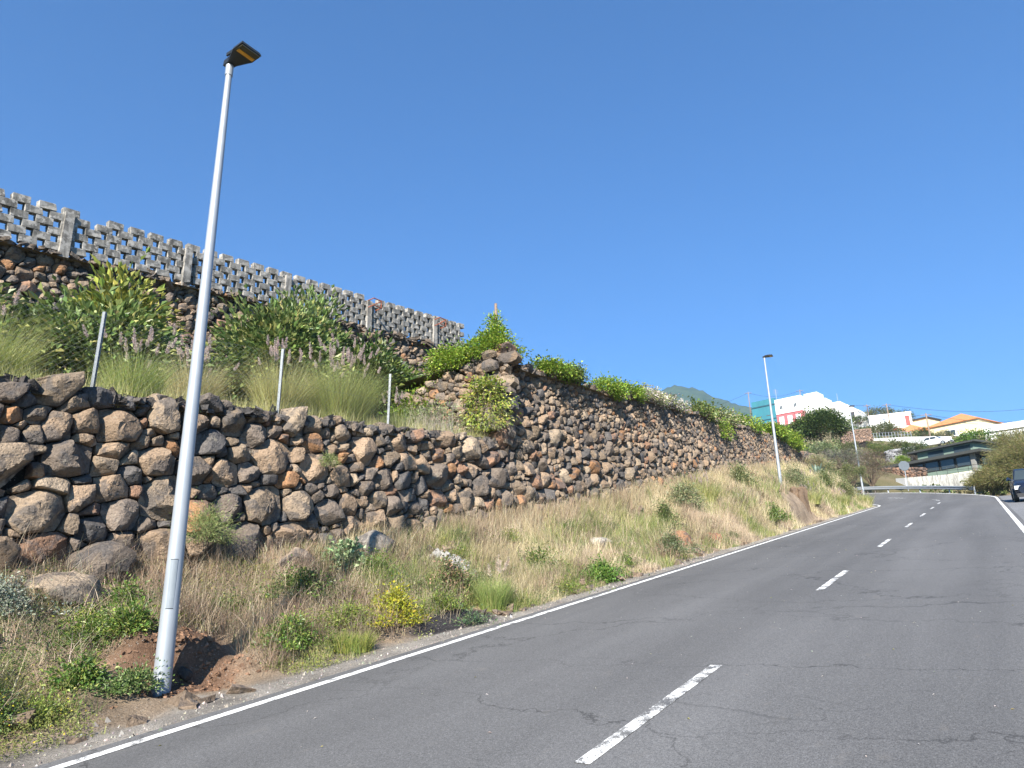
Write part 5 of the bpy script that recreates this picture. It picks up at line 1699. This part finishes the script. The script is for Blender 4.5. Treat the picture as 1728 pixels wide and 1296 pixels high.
# orange-roofed house
c6 = at(1656, 738, 158)
h7 = House('house', 'cream house with hipped orange tile roof and a columned porch', c6, math.radians(66))
h7.vol('wall', 0, 9.4, 0, 9.5, -3, 3.75, CREAM); h7.hip('roof', 0, 9.4, 0, 9.5, 3.75, 2.5, TILE, 0.4)
h7.vol('porch_floor', 9.4, 17.5, -1.2, 5, -3, 0.55, WHITE); h7.vol('wall', 12.0, 18.5, 2.5, 9, -3, 3.3, CREAM); h7.hip('porch_roof', 9.5, 19.0, -1.0, 9, 3.3, 2.6, TILE, 0.5)
for c in (9.8, 12.4, 15.0, 17.4): h7.vol('column', c - 0.14, c + 0.14, -0.9, -0.62, 0.55, 3.2, WHITE)
h7.vol('wall', 11.5, 16.5, 5, 10, 4.2, 6.9, CREAM); h7.vol('roof_slab', 11.2, 16.8, 4.7, 10.2, 6.9, 7.15, DROOF)
h7.win('a', 5.2, 1.0, 2.5, 2.0, FRAME); h7.win('a', 13.8, 0.6, 2.4, 1.2, BROWN)
h7.vol('terrace_wall', -0.5, 9.0, -2.2, -2.0, -2, 0.9, WHITE)
# white house at the right
c7 = at(1790, 746, 150)
h8 = House('house', 'white flat-roofed house with an iron balcony right of the orange-roofed house', c7, math.radians(78))
h8.vol('wall', 0, 10.6, 0, 9, -3, 4.1, WHITE); h8.vol('roof_parapet', -0.1, 10.7, -0.1, 9, 4.1, 4.6, WHITE); h8.vol('trim', -0.1, 10.7, -0.16, -0.1, 3.3, 3.45, DROOF)
bl = h8.vol('balcony', 2.0, 10.4, -1.2, -0.1, 0.9, 1.1, GREYR)
for k in range(17): h8.vol('baluster', 2.05 + 0.5 * k, 2.09 + 0.5 * k, -1.18, -1.12, 1.1, 2.0, DROOF, bl)
for c in (4.4, 8.2): h8.win('a', c, 1.15, 2.9, 1.3, FRAME)
h8.win('a', 6.2, -1.2, 0.4, 1.4, FRAME)
# flat dark-roofed house at the bend
c8 = at(1655, 826, 88)
h9 = House('house', 'pale yellow house with dark overhanging flat roof above the bend', c8, math.radians(60))
h9.vol('base_wall', 0, 9.3, 0, 8, -3, 2.1, PALEY); h9.vol('panel_band', -0.02, 9.32, -0.04, 8, 2.1, 2.55, DGREEN)
h9.vol('window_wall', 0.12, 9.1, 0.1, 8, 2.55, 3.75, DROOF)
for k in range(5):
    c = 1.15 + 1.75 * k
    f_ = h9.vol('window', c - 0.78, c + 0.78, 0.04, 0.1, 2.6, 3.7, BLACK); h9.vol('pane', c - 0.7, c + 0.7, 0.015, 0.039, 2.68, 3.62, PANE, f_)
for a_, b_ in ((9.15, -0.15), (-0.1, -0.15)): h9.vol('corner_post', a_, a_ + 0.4, b_, b_ + 0.3, -1, 3.75, GREYR)
h9.win('b', 2.0, 2.65, 3.65, 1.6, BLACK); h9.win('b', 5.0, 2.65, 3.65, 1.6, BLACK)
h9.vol('roof', -1.2, 10.8, -0.8, 9.0, 3.75, 4.05, DROOF); h9.vol('upper_storey', 1.0, 7.4, 2.0, 8.0, 4.05, 5.3, DGREEN)
up_ = h9.vol('upper_roof', 0.4, 8.2, 1.4, 9.0, 5.3, 5.5, DROOF)
for c in (2.2, 5.2): h9.vol('upper_window', c - 0.9, c + 0.9, 1.95, 2.0, 4.3, 5.15, PANE)

# concrete parapet in front of the flat-roofed house
pa = at(1660, 822, 80); pb = at(1534, 830, 80); pc = at(1518, 831, 81.5)
pw = thing('parapet_wall', 'smooth grey concrete parapet wall with sunlit end coloured white behind the guard rail', 'wall', pb)
def wallseg(name, p, q, z0a, z1a, z0b, z1b, th, mat, par):
    p = np.asarray(p, float); q = np.asarray(q, float); d = (q - p)[:2]; d /= np.linalg.norm(d); n_ = np.array([-d[1], d[0]]) * th / 2
    L0 = np.array(par.location)
    V = []
    for s_ in (-1, 1):
        for pt, za, zb in ((p, z0a, z1a), (q, z0b, z1b)):
            V += [[pt[0] + s_ * n_[0], pt[1] + s_ * n_[1], za], [pt[0] + s_ * n_[0], pt[1] + s_ * n_[1], zb]]
    V = np.array(V) - L0
    return MB().add(V, f4=[[0, 1, 3, 2], [4, 6, 7, 5], [0, 4, 5, 1], [2, 3, 7, 6], [1, 5, 7, 3], [0, 2, 6, 4]]).obj(name, mat, par)
zt1 = at(1534, 806, 80)[2]; zt2 = at(1660, 796, 80)[2]; zt3 = at(1518, 807, 81.5)[2]
wallseg('panel', pb, pa, pb[2] - 1.5, zt1, pa[2] - 1.5, zt2, 0.25, CONCW, pw)
wallseg('sunlit_end', pc, pb - np.array([0, 0.0, 0]), pc[2] - 1.5, zt3, pb[2] - 1.5, zt1 + 0.01, 0.3, WHITE, pw)  # end face catching the sun; that brightness is put into its white colour
# handrail on the parapet
rr_ = thing('handrail', 'thin metal handrail above the concrete parapet', 'railing', (pb[0], pb[1], zt1))
for k in range(8):
    t_ = k / 7; q = pb * (1 - t_) + pa * t_; z = zt1 * (1 - t_) + zt2 * t_
    MB().tube([[q[0], q[1], z], [q[0], q[1], z + 0.75]], 0.02, 5).obj('post', BLACK, rr_, -np.array(rr_.location))
for dz in (0.4, 0.75):
    MB().tube([[pb[0], pb[1], zt1 + dz], [pa[0], pa[1], zt2 + dz]], 0.02, 6).obj('rail', BLACK, rr_, -np.array(rr_.location))

# guard rail round the outside of the bend
gr = thing('guard_rail', 'steel guard rail round the outside of the bend', 'guard rail', (66, 1, float(zr(66))))
gl = np.array(gr.location)
sgs = np.linspace(62, 82, 30)
gx, gy = road_pt(sgs, -3.75)
gp = np.stack([gx, gy, zr(gx) - 0.22], -1)
prof = [(0.0, 0.42), (-0.05, 0.47), (-0.05, 0.53), (0.0, 0.57), (-0.05, 0.62), (-0.05, 0.68), (0.0, 0.73)]
V = []
for k in range(len(sgs)):
    d = gp[min(k + 1, 29)] - gp[max(k - 1, 0)]; d /= np.linalg.norm(d); nv = np.array([-d[1], d[0], 0])
    V += [gp[k] - nv * pr[0] + np.array([0, 0, pr[1]]) for pr in prof]
n = len(prof)
f4 = [[k * n + q, (k + 1) * n + q, (k + 1) * n + q + 1, k * n + q + 1] for k in range(29) for q in range(n - 1)]
link('beam', mesh('beam', np.array(V) - gl, [f4], GALV, None, True), gr)
for k in range(0, 30, 4):
    MB().box(-0.05, 0.05, -0.05, 0.05, -0.3, 0.7).obj('post', GALV, gr, gp[k] - gl + np.array([0.07, -0.06, 0]))

# octagonal sign seen from behind
sp = at(1530, 812, 76); sg = thing('stop_sign', 'octagonal road sign on a steel post seen from behind at the bend', 'road sign', (sp[0], sp[1], sp[2] - 0.9))
MB().tube([[0, 0, 0], [0, 0, 2.6]], 0.04, 8).obj('post', GALV, sg)
oc = [(0.48 * math.cos(math.pi / 8 + k * math.pi / 4), 2.35 + 0.48 * math.sin(math.pi / 8 + k * math.pi / 4)) for k in range(8)]
pl = MB().prism(oc, -0.07, -0.05, 'x').obj('plate', simple('sign_back', (0.06, 0.078, 0.10), 0.5, 0.1), sg)
pl.rotation_euler = (0, 0, 0.25)

# white retaining wall with railing above the bend, and other stone walls on the slope
ww = thing('retaining_wall', 'long white retaining wall with railing below the long white house', 'wall', at(1540, 747, 135))
p1, p2, p3 = at(1472, 750, 140), at(1540, 747, 135), at(1606, 748, 131)
for a, b in ((p1, p2), (p2, p3)):
    wallseg('wall_section', a, b, a[2] - 2.5, a[2] + 1.0, b[2] - 2.5, b[2] + (1.0 if b is p2 else 1.1), 0.4, WHITE, ww)
wl_ = np.array(ww.location)
for k in range(14):
    t_ = k / 13; q = p1 * (1 - t_) + p2 * t_
    MB().tube([q + np.array([0, 0, 0.95]), q + np.array([0, 0, 2.0])], 0.035, 5).obj('railing_post', GALV, ww, -wl_)
for dz in (1.45, 1.98):
    MB().tube([p1 + np.array([0, 0, dz]), p2 + np.array([0, 0, dz])], 0.03, 5).obj('railing_bar', GALV, ww, -wl_)


def far_stone_wall(label, a, b, hgt, tint, cells_=0.5, th=0.5):
    """small stone wall with its own stones, far up the slope"""
    t = thing('stone_wall', label, 'stone wall', (a + b) / 2)
    L0 = (a + b) / 2; L = np.linalg.norm((b - a)[:2]); d = (b - a) / L; nrm = np.array([d[1], -d[0], 0]); nrm /= np.linalg.norm(nrm)
    if nrm @ (-L0 * np.array([1, 1, 0])) < 0: nrm = -nrm
    U, Vv, Rr = pack(0, L, 0, hgt, lambda u, v: (v > 0.05) & (v < hgt - 0.1), lambda u, v: cells_ * 0.45 + 0 * u, [(1.2, 60), (1.0, 900), (0.7, 900), (0.5, 900)])
    lst = []
    fr = lambda u, v: (a + d * u + np.array([0, 0, v]), d, np.array([0, 0, 1.0]), nrm)
    wallseg('core', a - nrm * (th / 2 + 0.05), b - nrm * (th / 2 + 0.05), a[2] - 1.5, a[2] + hgt - 0.15, b[2] - 1.5, b[2] + hgt - 0.15, th, COREM, t)
    RV = []; n0 = 0; r3 = []; r4 = []; rc = []
    for u, v, p in zip(U, Vv, cells(U, Vv, Rr, top=lambda u: hgt)):
        if p is None: continue
        c, V, f3, f4 = stone_geo(p, 8, 2)
        o, ux, uz, un = fr(u, v)
        Wd = (V[:, :1] + c[0]) * ux + (V[:, 1:2] + c[1]) * uz + V[:, 2:3] * un + o - L0
        RV.append(Wd); r3.append(f3 + n0); r4.append(f4 + n0); n0 += len(V)
        rc.append(np.tile(np.array(tint) * rng.uniform(0.7, 1.3), (len(V), 1)))
    link('stones', mesh('stones', np.concatenate(RV), [np.concatenate(r3), np.concatenate(r4)], ROCK, np.concatenate(rc), True, 38), t)['kind'] = 'stuff'


far_stone_wall('reddish rough stone wall behind the octagonal sign', at(1492, 806, 88), at(1562, 806, 86), 1.1, (0.22, 0.135, 0.095), 0.36)
far_stone_wall('grey dry stone wall between bushes above the octagonal sign', at(1500, 779, 104), at(1545, 772, 108), 1.5, (0.24, 0.24, 0.25))
far_stone_wall('reddish pale stone wall right of the spreading tree', at(1425, 748, 112), at(1472, 742, 120), 1.8, (0.27, 0.18, 0.13), 0.42)

# bushes on the slope
HG = 'bushes on the slope below the houses'
for px, py, d, w_, h_, cols, lab in (
        (1492, 822, 84, 40, 20, OL, 'grassy olive bush left of the octagonal sign'), (1515, 815, 86, 36, 14, ((0.2, 0.22, 0.09), (0.33, 0.3, 0.16)), 'straw coloured bush below the octagonal sign'), (1545, 770, 106, 54, 32, DK, 'dark rounded bush above the grey dry stone wall'), (1515, 762, 110, 60, 22, OL, 'olive bush in front of the white retaining wall'),
        (1480, 768, 108, 46, 30, ((0.08, 0.13, 0.03), (0.2, 0.2, 0.05)), 'green bush left of the grey dry stone wall'), (1522, 780, 100, 34, 18, VINE, 'bright green bush under the grey dry stone wall'),
        (1560, 738, 138, 28, 24, ((0.035, 0.08, 0.02), (0.07, 0.12, 0.03)), 'dense dark green bush beside the columned porch'), (1592, 737, 136, 26, 18, OL, 'flowering bush below the columned porch'),
        (1655, 752, 120, 80, 32, ((0.09, 0.17, 0.025), (0.15, 0.22, 0.04)), 'bright green hedge bush below the cream house'), (1708, 760, 116, 50, 40, ((0.11, 0.17, 0.03), (0.28, 0.26, 0.06)), 'yellow-green bush right of the hedge bush'),
        (1480, 706, 190, 60, 20, OL, 'scrub crowning the knoll beside the white gabled house'), (1452, 712, 178, 40, 14, DK, 'dark hedge before the white gabled house'),
        (1520, 708, 200, 50, 18, ((0.09, 0.13, 0.04), (0.15, 0.18, 0.06)), 'dark scrub behind the long low white house'),
        (1490, 732, 150, 60, 22, OL, 'pale scrub under the tall utility pole'), (1430, 765, 100, 50, 26, OL, 'sparse scrub below the reddish pale stone wall'),
        (1500, 795, 94, 44, 24, ((0.17, 0.2, 0.07), (0.3, 0.27, 0.14)), 'dry scrub above the reddish rough stone wall'), (1498, 818, 84, 30, 22, OL, 'olive bush below the reddish rough stone wall'),
        (1575, 762, 104, 34, 16, OL, 'low scrub beside the dark flat roof'), (1308, 728, 165, 60, 10, DK, 'dark hedge at the foot of the teal house'), (1350, 722, 168, 40, 10, DK, 'dark hedge at the foot of the pink ground floor')):
    far_bush('bush', lab, px, py, d, w_, h_, cols, 60, 46, group=HG, sink=0.4)
# loose scrub over the hillside
n = 1500
x = rng.uniform(66, 190, n); y = rng.uniform(-8, 60, n)
k = (np.hypot(x - ACX, y - ACY) > RC + 6) & (fbm(x * 0.1, y * 0.1, 120) > 0.45) & ~((x > 76) & (x < 98) & (np.abs(y - 2) < 9))
x, y = x[k], y[k]; n = len(x)
z = hill_z(x, y)
i = np.repeat(np.arange(n), 26); nn = len(i)
rs = rng.uniform(0.4, 1.1, n)
P = np.stack([x[i], y[i], z[i]], -1) + np.abs(rng.normal(0, 1, (nn, 3))) * np.array([1, 1, 0.7]) * rs[i][:, None] * 0.5 * np.where(rng.random((nn, 3)) < 0.5, -1, 1) ** np.array([1, 1, 2])
cb = np.where(rng.random((n, 1)) < 0.5, np.array([[0.10, 0.13, 0.04]]), np.array([[0.27, 0.24, 0.13]]))[i] * (1 + rng.normal(0, 0.2, (nn, 1)))
V, f3, f4, cc = leaves(P, rng.normal(0, 1, (nn, 3)) + np.array([0, 0, 0.8]), 0.45, 0.28, np.clip(cb, 0.01, 1))
tag(link('hillside_scrub', mesh('hillside_scrub', V, [f3], LEAF, cc)), 'mixed dry and green scrub over the hillside', 'scrub', kind='stuff')


# ------------------------------------------------------------------ utility poles and wires
UP = 'utility poles among the houses'
def upole(px, pyb, pyt, d, label, arm=True, mat=WOOD, rad=0.13):
    b = at(px, pyb, d); tp = at(px, pyt, d); hh = tp[2] - b[2]
    t = thing('utility_pole', label, 'utility pole', b, 0, UP)
    MB().tube([[0, 0, -1], [0, 0, hh]], [rad, rad * 0.75], 8).obj('pole', mat, t, smooth_sh=True)
    if arm:
        MB().tube([[0.2, -0.8, hh - 0.3], [-0.2, 0.8, hh - 0.3]], 0.06, 6).obj('crossarm', mat, t)
    return b + np.array([0, 0, hh - 0.25])
u1 = upole(1267, 700, 661, 186, 'thin pole behind the teal house corner')
u2 = upole(1354, 690, 657, 190, 'pole rising behind the white and pink house')
u3 = upole(1468, 715, 682, 176, 'dark pole beside the white gabled house')
u4 = upole(1504, 728, 680, 164, 'tall reddish pole above the pale scrub')
u5 = upole(1572, 748, 696, 134, 'dark pole at the white retaining wall')
u6 = at(1800, 684, 150)
u0 = at(1150, 690, 190)
WIRE = simple('cable', (0.03, 0.03, 0.035), 0.6)
for a, b, lab in ((u0, u1, 'overhead cable leading to the thin pole by the teal house'), (u1, u2, 'overhead cable above the teal roof'), (u2, u3, 'overhead cable above the yellow house'), (u3, u4, 'overhead cable between the dark and the tall reddish pole'), (u4, u6, 'overhead cable passing above the orange roof'), (u5, u6 - np.array([0, 0, 1.6]), 'lower overhead cable from the pole at the white retaining wall'), (u3, u5, 'slack cable down to the pole at the white retaining wall')):
    mid = (a + b) / 2
    pts = [a * (1 - t_) + b * t_ - np.array([0, 0, 1.3 * math.sin(math.pi * t_)]) - mid for t_ in np.linspace(0, 1, 14)]
    tag(MB().tube(pts, 0.028, 5).obj('overhead_cable', WIRE, None, mid), lab, 'cable', 'overhead cables')


# ------------------------------------------------------------------ cars
def car(label, loc, rotz, paint, size=(4.35, 1.8, 1.62)):
    """SUV, nose along local -x"""
    L, Wd, Hh = size
    t = thing('car', label, 'car', loc, rotz)
    hw = Wd / 2
    st = [  # x, half width, z bottom, shoulder z, top z of section
        (0.0, 0.72, 0.42, 0.66, 0.74), (0.12, 0.84, 0.28, 0.72, 0.86), (0.45, 0.93, 0.24, 0.84, 0.98), (1.15, 0.97, 0.24, 0.93, 1.06),
        (1.35, 0.98, 0.24, 0.95, 1.10), (2.6, 1.0, 0.24, 0.98, 1.12), (3.7, 0.98, 0.26, 0.99, 1.12), (4.2, 0.93, 0.32, 0.95, 1.06), (4.35, 0.84, 0.42, 0.85, 0.92)]
    V = []; n = 10
    for x, w_, z0, zs, zt in st:
        w_ *= hw; x *= L / 4.35
        half = [(w_ * 0.86, z0), (w_ * 0.98, z0 + 0.12), (w_, zs - 0.12), (w_ * 0.97, zs), (w_ * 0.86, zt)]
        V += [(x, y, z) for y, z in half] + [(x, -y, z) for y, z in half[::-1]]
    f4 = [[k * n + q, k * n + (q + 1) % n, (k + 1) * n + (q + 1) % n, (k + 1) * n + q] for k in range(len(st) - 1) for q in range(n)]
    e0 = (len(st) - 1) * n
    caps = [[0, q + 1, q] for q in range(1, n - 1)] + [[e0, e0 + q, e0 + q + 1] for q in range(1, n - 1)]
    body = MB().add(V, caps, f4).obj('body', paint, t, smooth_sh=True, sharp=40)
    cab = [(1.3, 1.04, 0.86), (1.95, 1.56, 0.70), (2.3, 1.62, 0.69), (3.5, 1.60, 0.68), (4.15, 1.05, 0.80)]
    V = []
    for x, z, w_ in cab: V += [(x, w_ * hw, z), (x, -w_ * hw, z)]
    for x, z, w_ in cab: V += [(x, 0.88 * hw, 1.02), (x, -0.88 * hw, 1.02)]
    m_ = len(cab)
    f4 = [[2 * k, 2 * k + 2, 2 * k + 3, 2 * k + 1] for k in range(m_ - 1)]
    f4 += [[2 * k, 2 * m_ + 2 * k, 2 * m_ + 2 * k + 2, 2 * k + 2] for k in range(m_ - 1)] + [[2 * k + 1, 2 * k + 3, 2 * m_ + 2 * k + 3, 2 * m_ + 2 * k + 1] for k in range(m_ - 1)]
    f4 += [[1, 2 * m_ + 1, 2 * m_, 0]]
    MB().add(V, f4=f4).obj('cabin', paint, t, smooth_sh=True, sharp=35)
    CG = PANE
    def quad(nm, pts, mt, par=t):
        pts = np.array(pts, float); nn_ = np.cross(pts[1] - pts[0], pts[2] - pts[0]); nn_ /= np.linalg.norm(nn_)
        V = np.concatenate([pts, pts + nn_ * 0.012])
        return MB().add(V, f4=[[3, 2, 1, 0], [4, 5, 6, 7], [0, 1, 5, 4], [1, 2, 6, 5], [2, 3, 7, 6], [3, 0, 4, 7]]).obj(nm, mt, par)
    quad('windscreen', [(1.345, -0.80 * hw, 1.085), (1.915, -0.655 * hw, 1.545), (1.915, 0.655 * hw, 1.545), (1.345, 0.80 * hw, 1.085)], CG)
    for s_ in (1, -1):
        a = [(1.62, 0.80 * s_ * hw, 1.14), (2.05, 0.725 * s_ * hw, 1.5), (2.75, 0.725 * s_ * hw, 1.53), (2.75, 0.835 * s_ * hw, 1.14)]
        b = [(2.83, 0.835 * s_ * hw, 1.14), (2.83, 0.725 * s_ * hw, 1.53), (3.45, 0.715 * s_ * hw, 1.51), (3.85, 0.80 * s_ * hw, 1.14)]
        for q in (a, b): quad('side_window', [(x, y + s_ * 0.03, z) for x, y, z in (q if s_ < 0 else q[::-1])], CG)
        MB().box(0.06, 0.32, s_ * 0.80 * hw - 0.16, s_ * 0.80 * hw + 0.1, 0.63, 0.81).obj('headlight', simple('headlight_glass', (0.7, 0.72, 0.74), 0.1, 0.2), t)
        MB().tube([[1.5, s_ * 0.95 * hw, 1.1], [1.45, s_ * 1.12 * hw, 1.16]], [0.05, 0.1], 8).obj('mirror', paint, t)
        for x in (0.85, 3.5):
            w_ = MB().tube([[x, s_ * (hw - 0.2), 0.33], [x, s_ * (hw + 0.01), 0.33]], 0.33, 20).obj('wheel', BLACK, t, smooth_sh=True, sharp=40)
            MB().tube([[x, s_ * (hw + 0.0), 0.33], [x, s_ * (hw + 0.02), 0.33]], 0.2, 14).obj('rim', GALV, w_)
    MB().box(-0.03, 0.1, -0.5 * hw, 0.5 * hw, 0.52, 0.68).obj('grille', BLACK, t)
    MB().box(-0.05, 0.15, -0.85 * hw, 0.85 * hw, 0.26, 0.44).obj('bumper', simple('bumper_plastic', (0.03, 0.03, 0.032), 0.6), t)
    return t


navy = mat_new('navy_car_paint')
navy[2].inputs['Roughness'].default_value = 0.25
lk(navy[1], mixc(navy[1], noise(navy[1], 3, 2, 0.5, pos(navy[1])), (0.008, 0.012, 0.025), (0.014, 0.02, 0.04)), navy[2].inputs['Base Color'])
white = mat_new('white_car_paint')
white[2].inputs['Roughness'].default_value = 0.3
lk(white[1], mixc(white[1], noise(white[1], 3, 2, 0.5, pos(white[1])), (0.72, 0.72, 0.73), (0.8, 0.8, 0.8)), white[2].inputs['Base Color'])
t = car('dark navy car parked on the pavement beside the road', (43.2, -2.25, float(zr(43.2)) - 0.01), 0, navy[0])
t.rotation_euler = (0, -slang, 0)
wc = at(1606, 748, 128)
car('white car parked above the dark flat roof', (wc[0], wc[1], wc[2] - 0.1), math.radians(65), white[0])

# ------------------------------------------------------------------ distant mountain
cr = [(860, 720), (950, 710), (1040, 692), (1090, 674), (1118, 657), (1138, 649), (1160, 651), (1185, 660), (1215, 673), (1250, 684), (1285, 692), (1340, 700), (1420, 708), (1500, 716), (1620, 730), (1760, 735)]
az = np.linspace(860, 1760, 150)
crest = np.array([at(a, np.interp(a, [c[0] for c in cr], [c[1] for c in cr]) + 3.0 * (float(fbm(a * 0.05, 0, 140)) - 0.5) * 2, 1600.0) for a in az])
V = []
for k, c in enumerate(crest):
    hd = c[:2] / np.linalg.norm(c[:2])
    for j, t_ in enumerate(np.linspace(0, 1, 34)):
        d = 700 + 900 * t_
        z = 60 + (c[2] - 60) * t_ ** 1.25 + (fbm(k * 0.15, t_ * 6, 150) - 0.5) * 70 * t_ * (1 - t_) * 2 + (vnoise(k * 1.7, t_ * 60, 151) - 0.5) * 6 * t_
        V.append([hd[0] * d, hd[1] * d, z])
    V.append([hd[0] * 2200, hd[1] * 2200, c[2] - 160])
i = (np.arange(len(crest) - 1)[:, None] * 35 + np.arange(34)[None]).ravel()
mmat, nt, p, o = mat_new('forested_slope')
v = pos(nt)
lk(nt, ramp(nt, noise(nt, 0.02, 8, 0.75, v), [(0.35, (0.02, 0.04, 0.022)), (0.65, (0.06, 0.085, 0.04))]), p.inputs['Base Color'])
p.inputs['Roughness'].default_value = 1.0
p.inputs['Specular IOR Level'].default_value = 0.0
struct('mountain', V, np.stack([i, i + 35, i + 36, i + 1], -1), mmat)

# ------------------------------------------------------------------ haze in the air
hz = MB().box(-120, 2400, -700, 1500, -90, 475).obj('haze', None)
hz.data.materials.clear()
hm, nt, p, o = mat_new('thin_haze')
nt.nodes.remove(p)
pv = nd(nt, 'ShaderNodeVolumePrincipled', Density=0.00018)
pv.inputs['Color'].default_value = (0.5, 0.73, 1.0, 1)
pv.inputs['Anisotropy'].default_value = 0.0
lk(nt, pv.outputs[0], o.inputs['Volume'])
hz.data.materials.append(hm)
tag(hz, 'thin blue haze in the air', 'haze', kind='stuff')
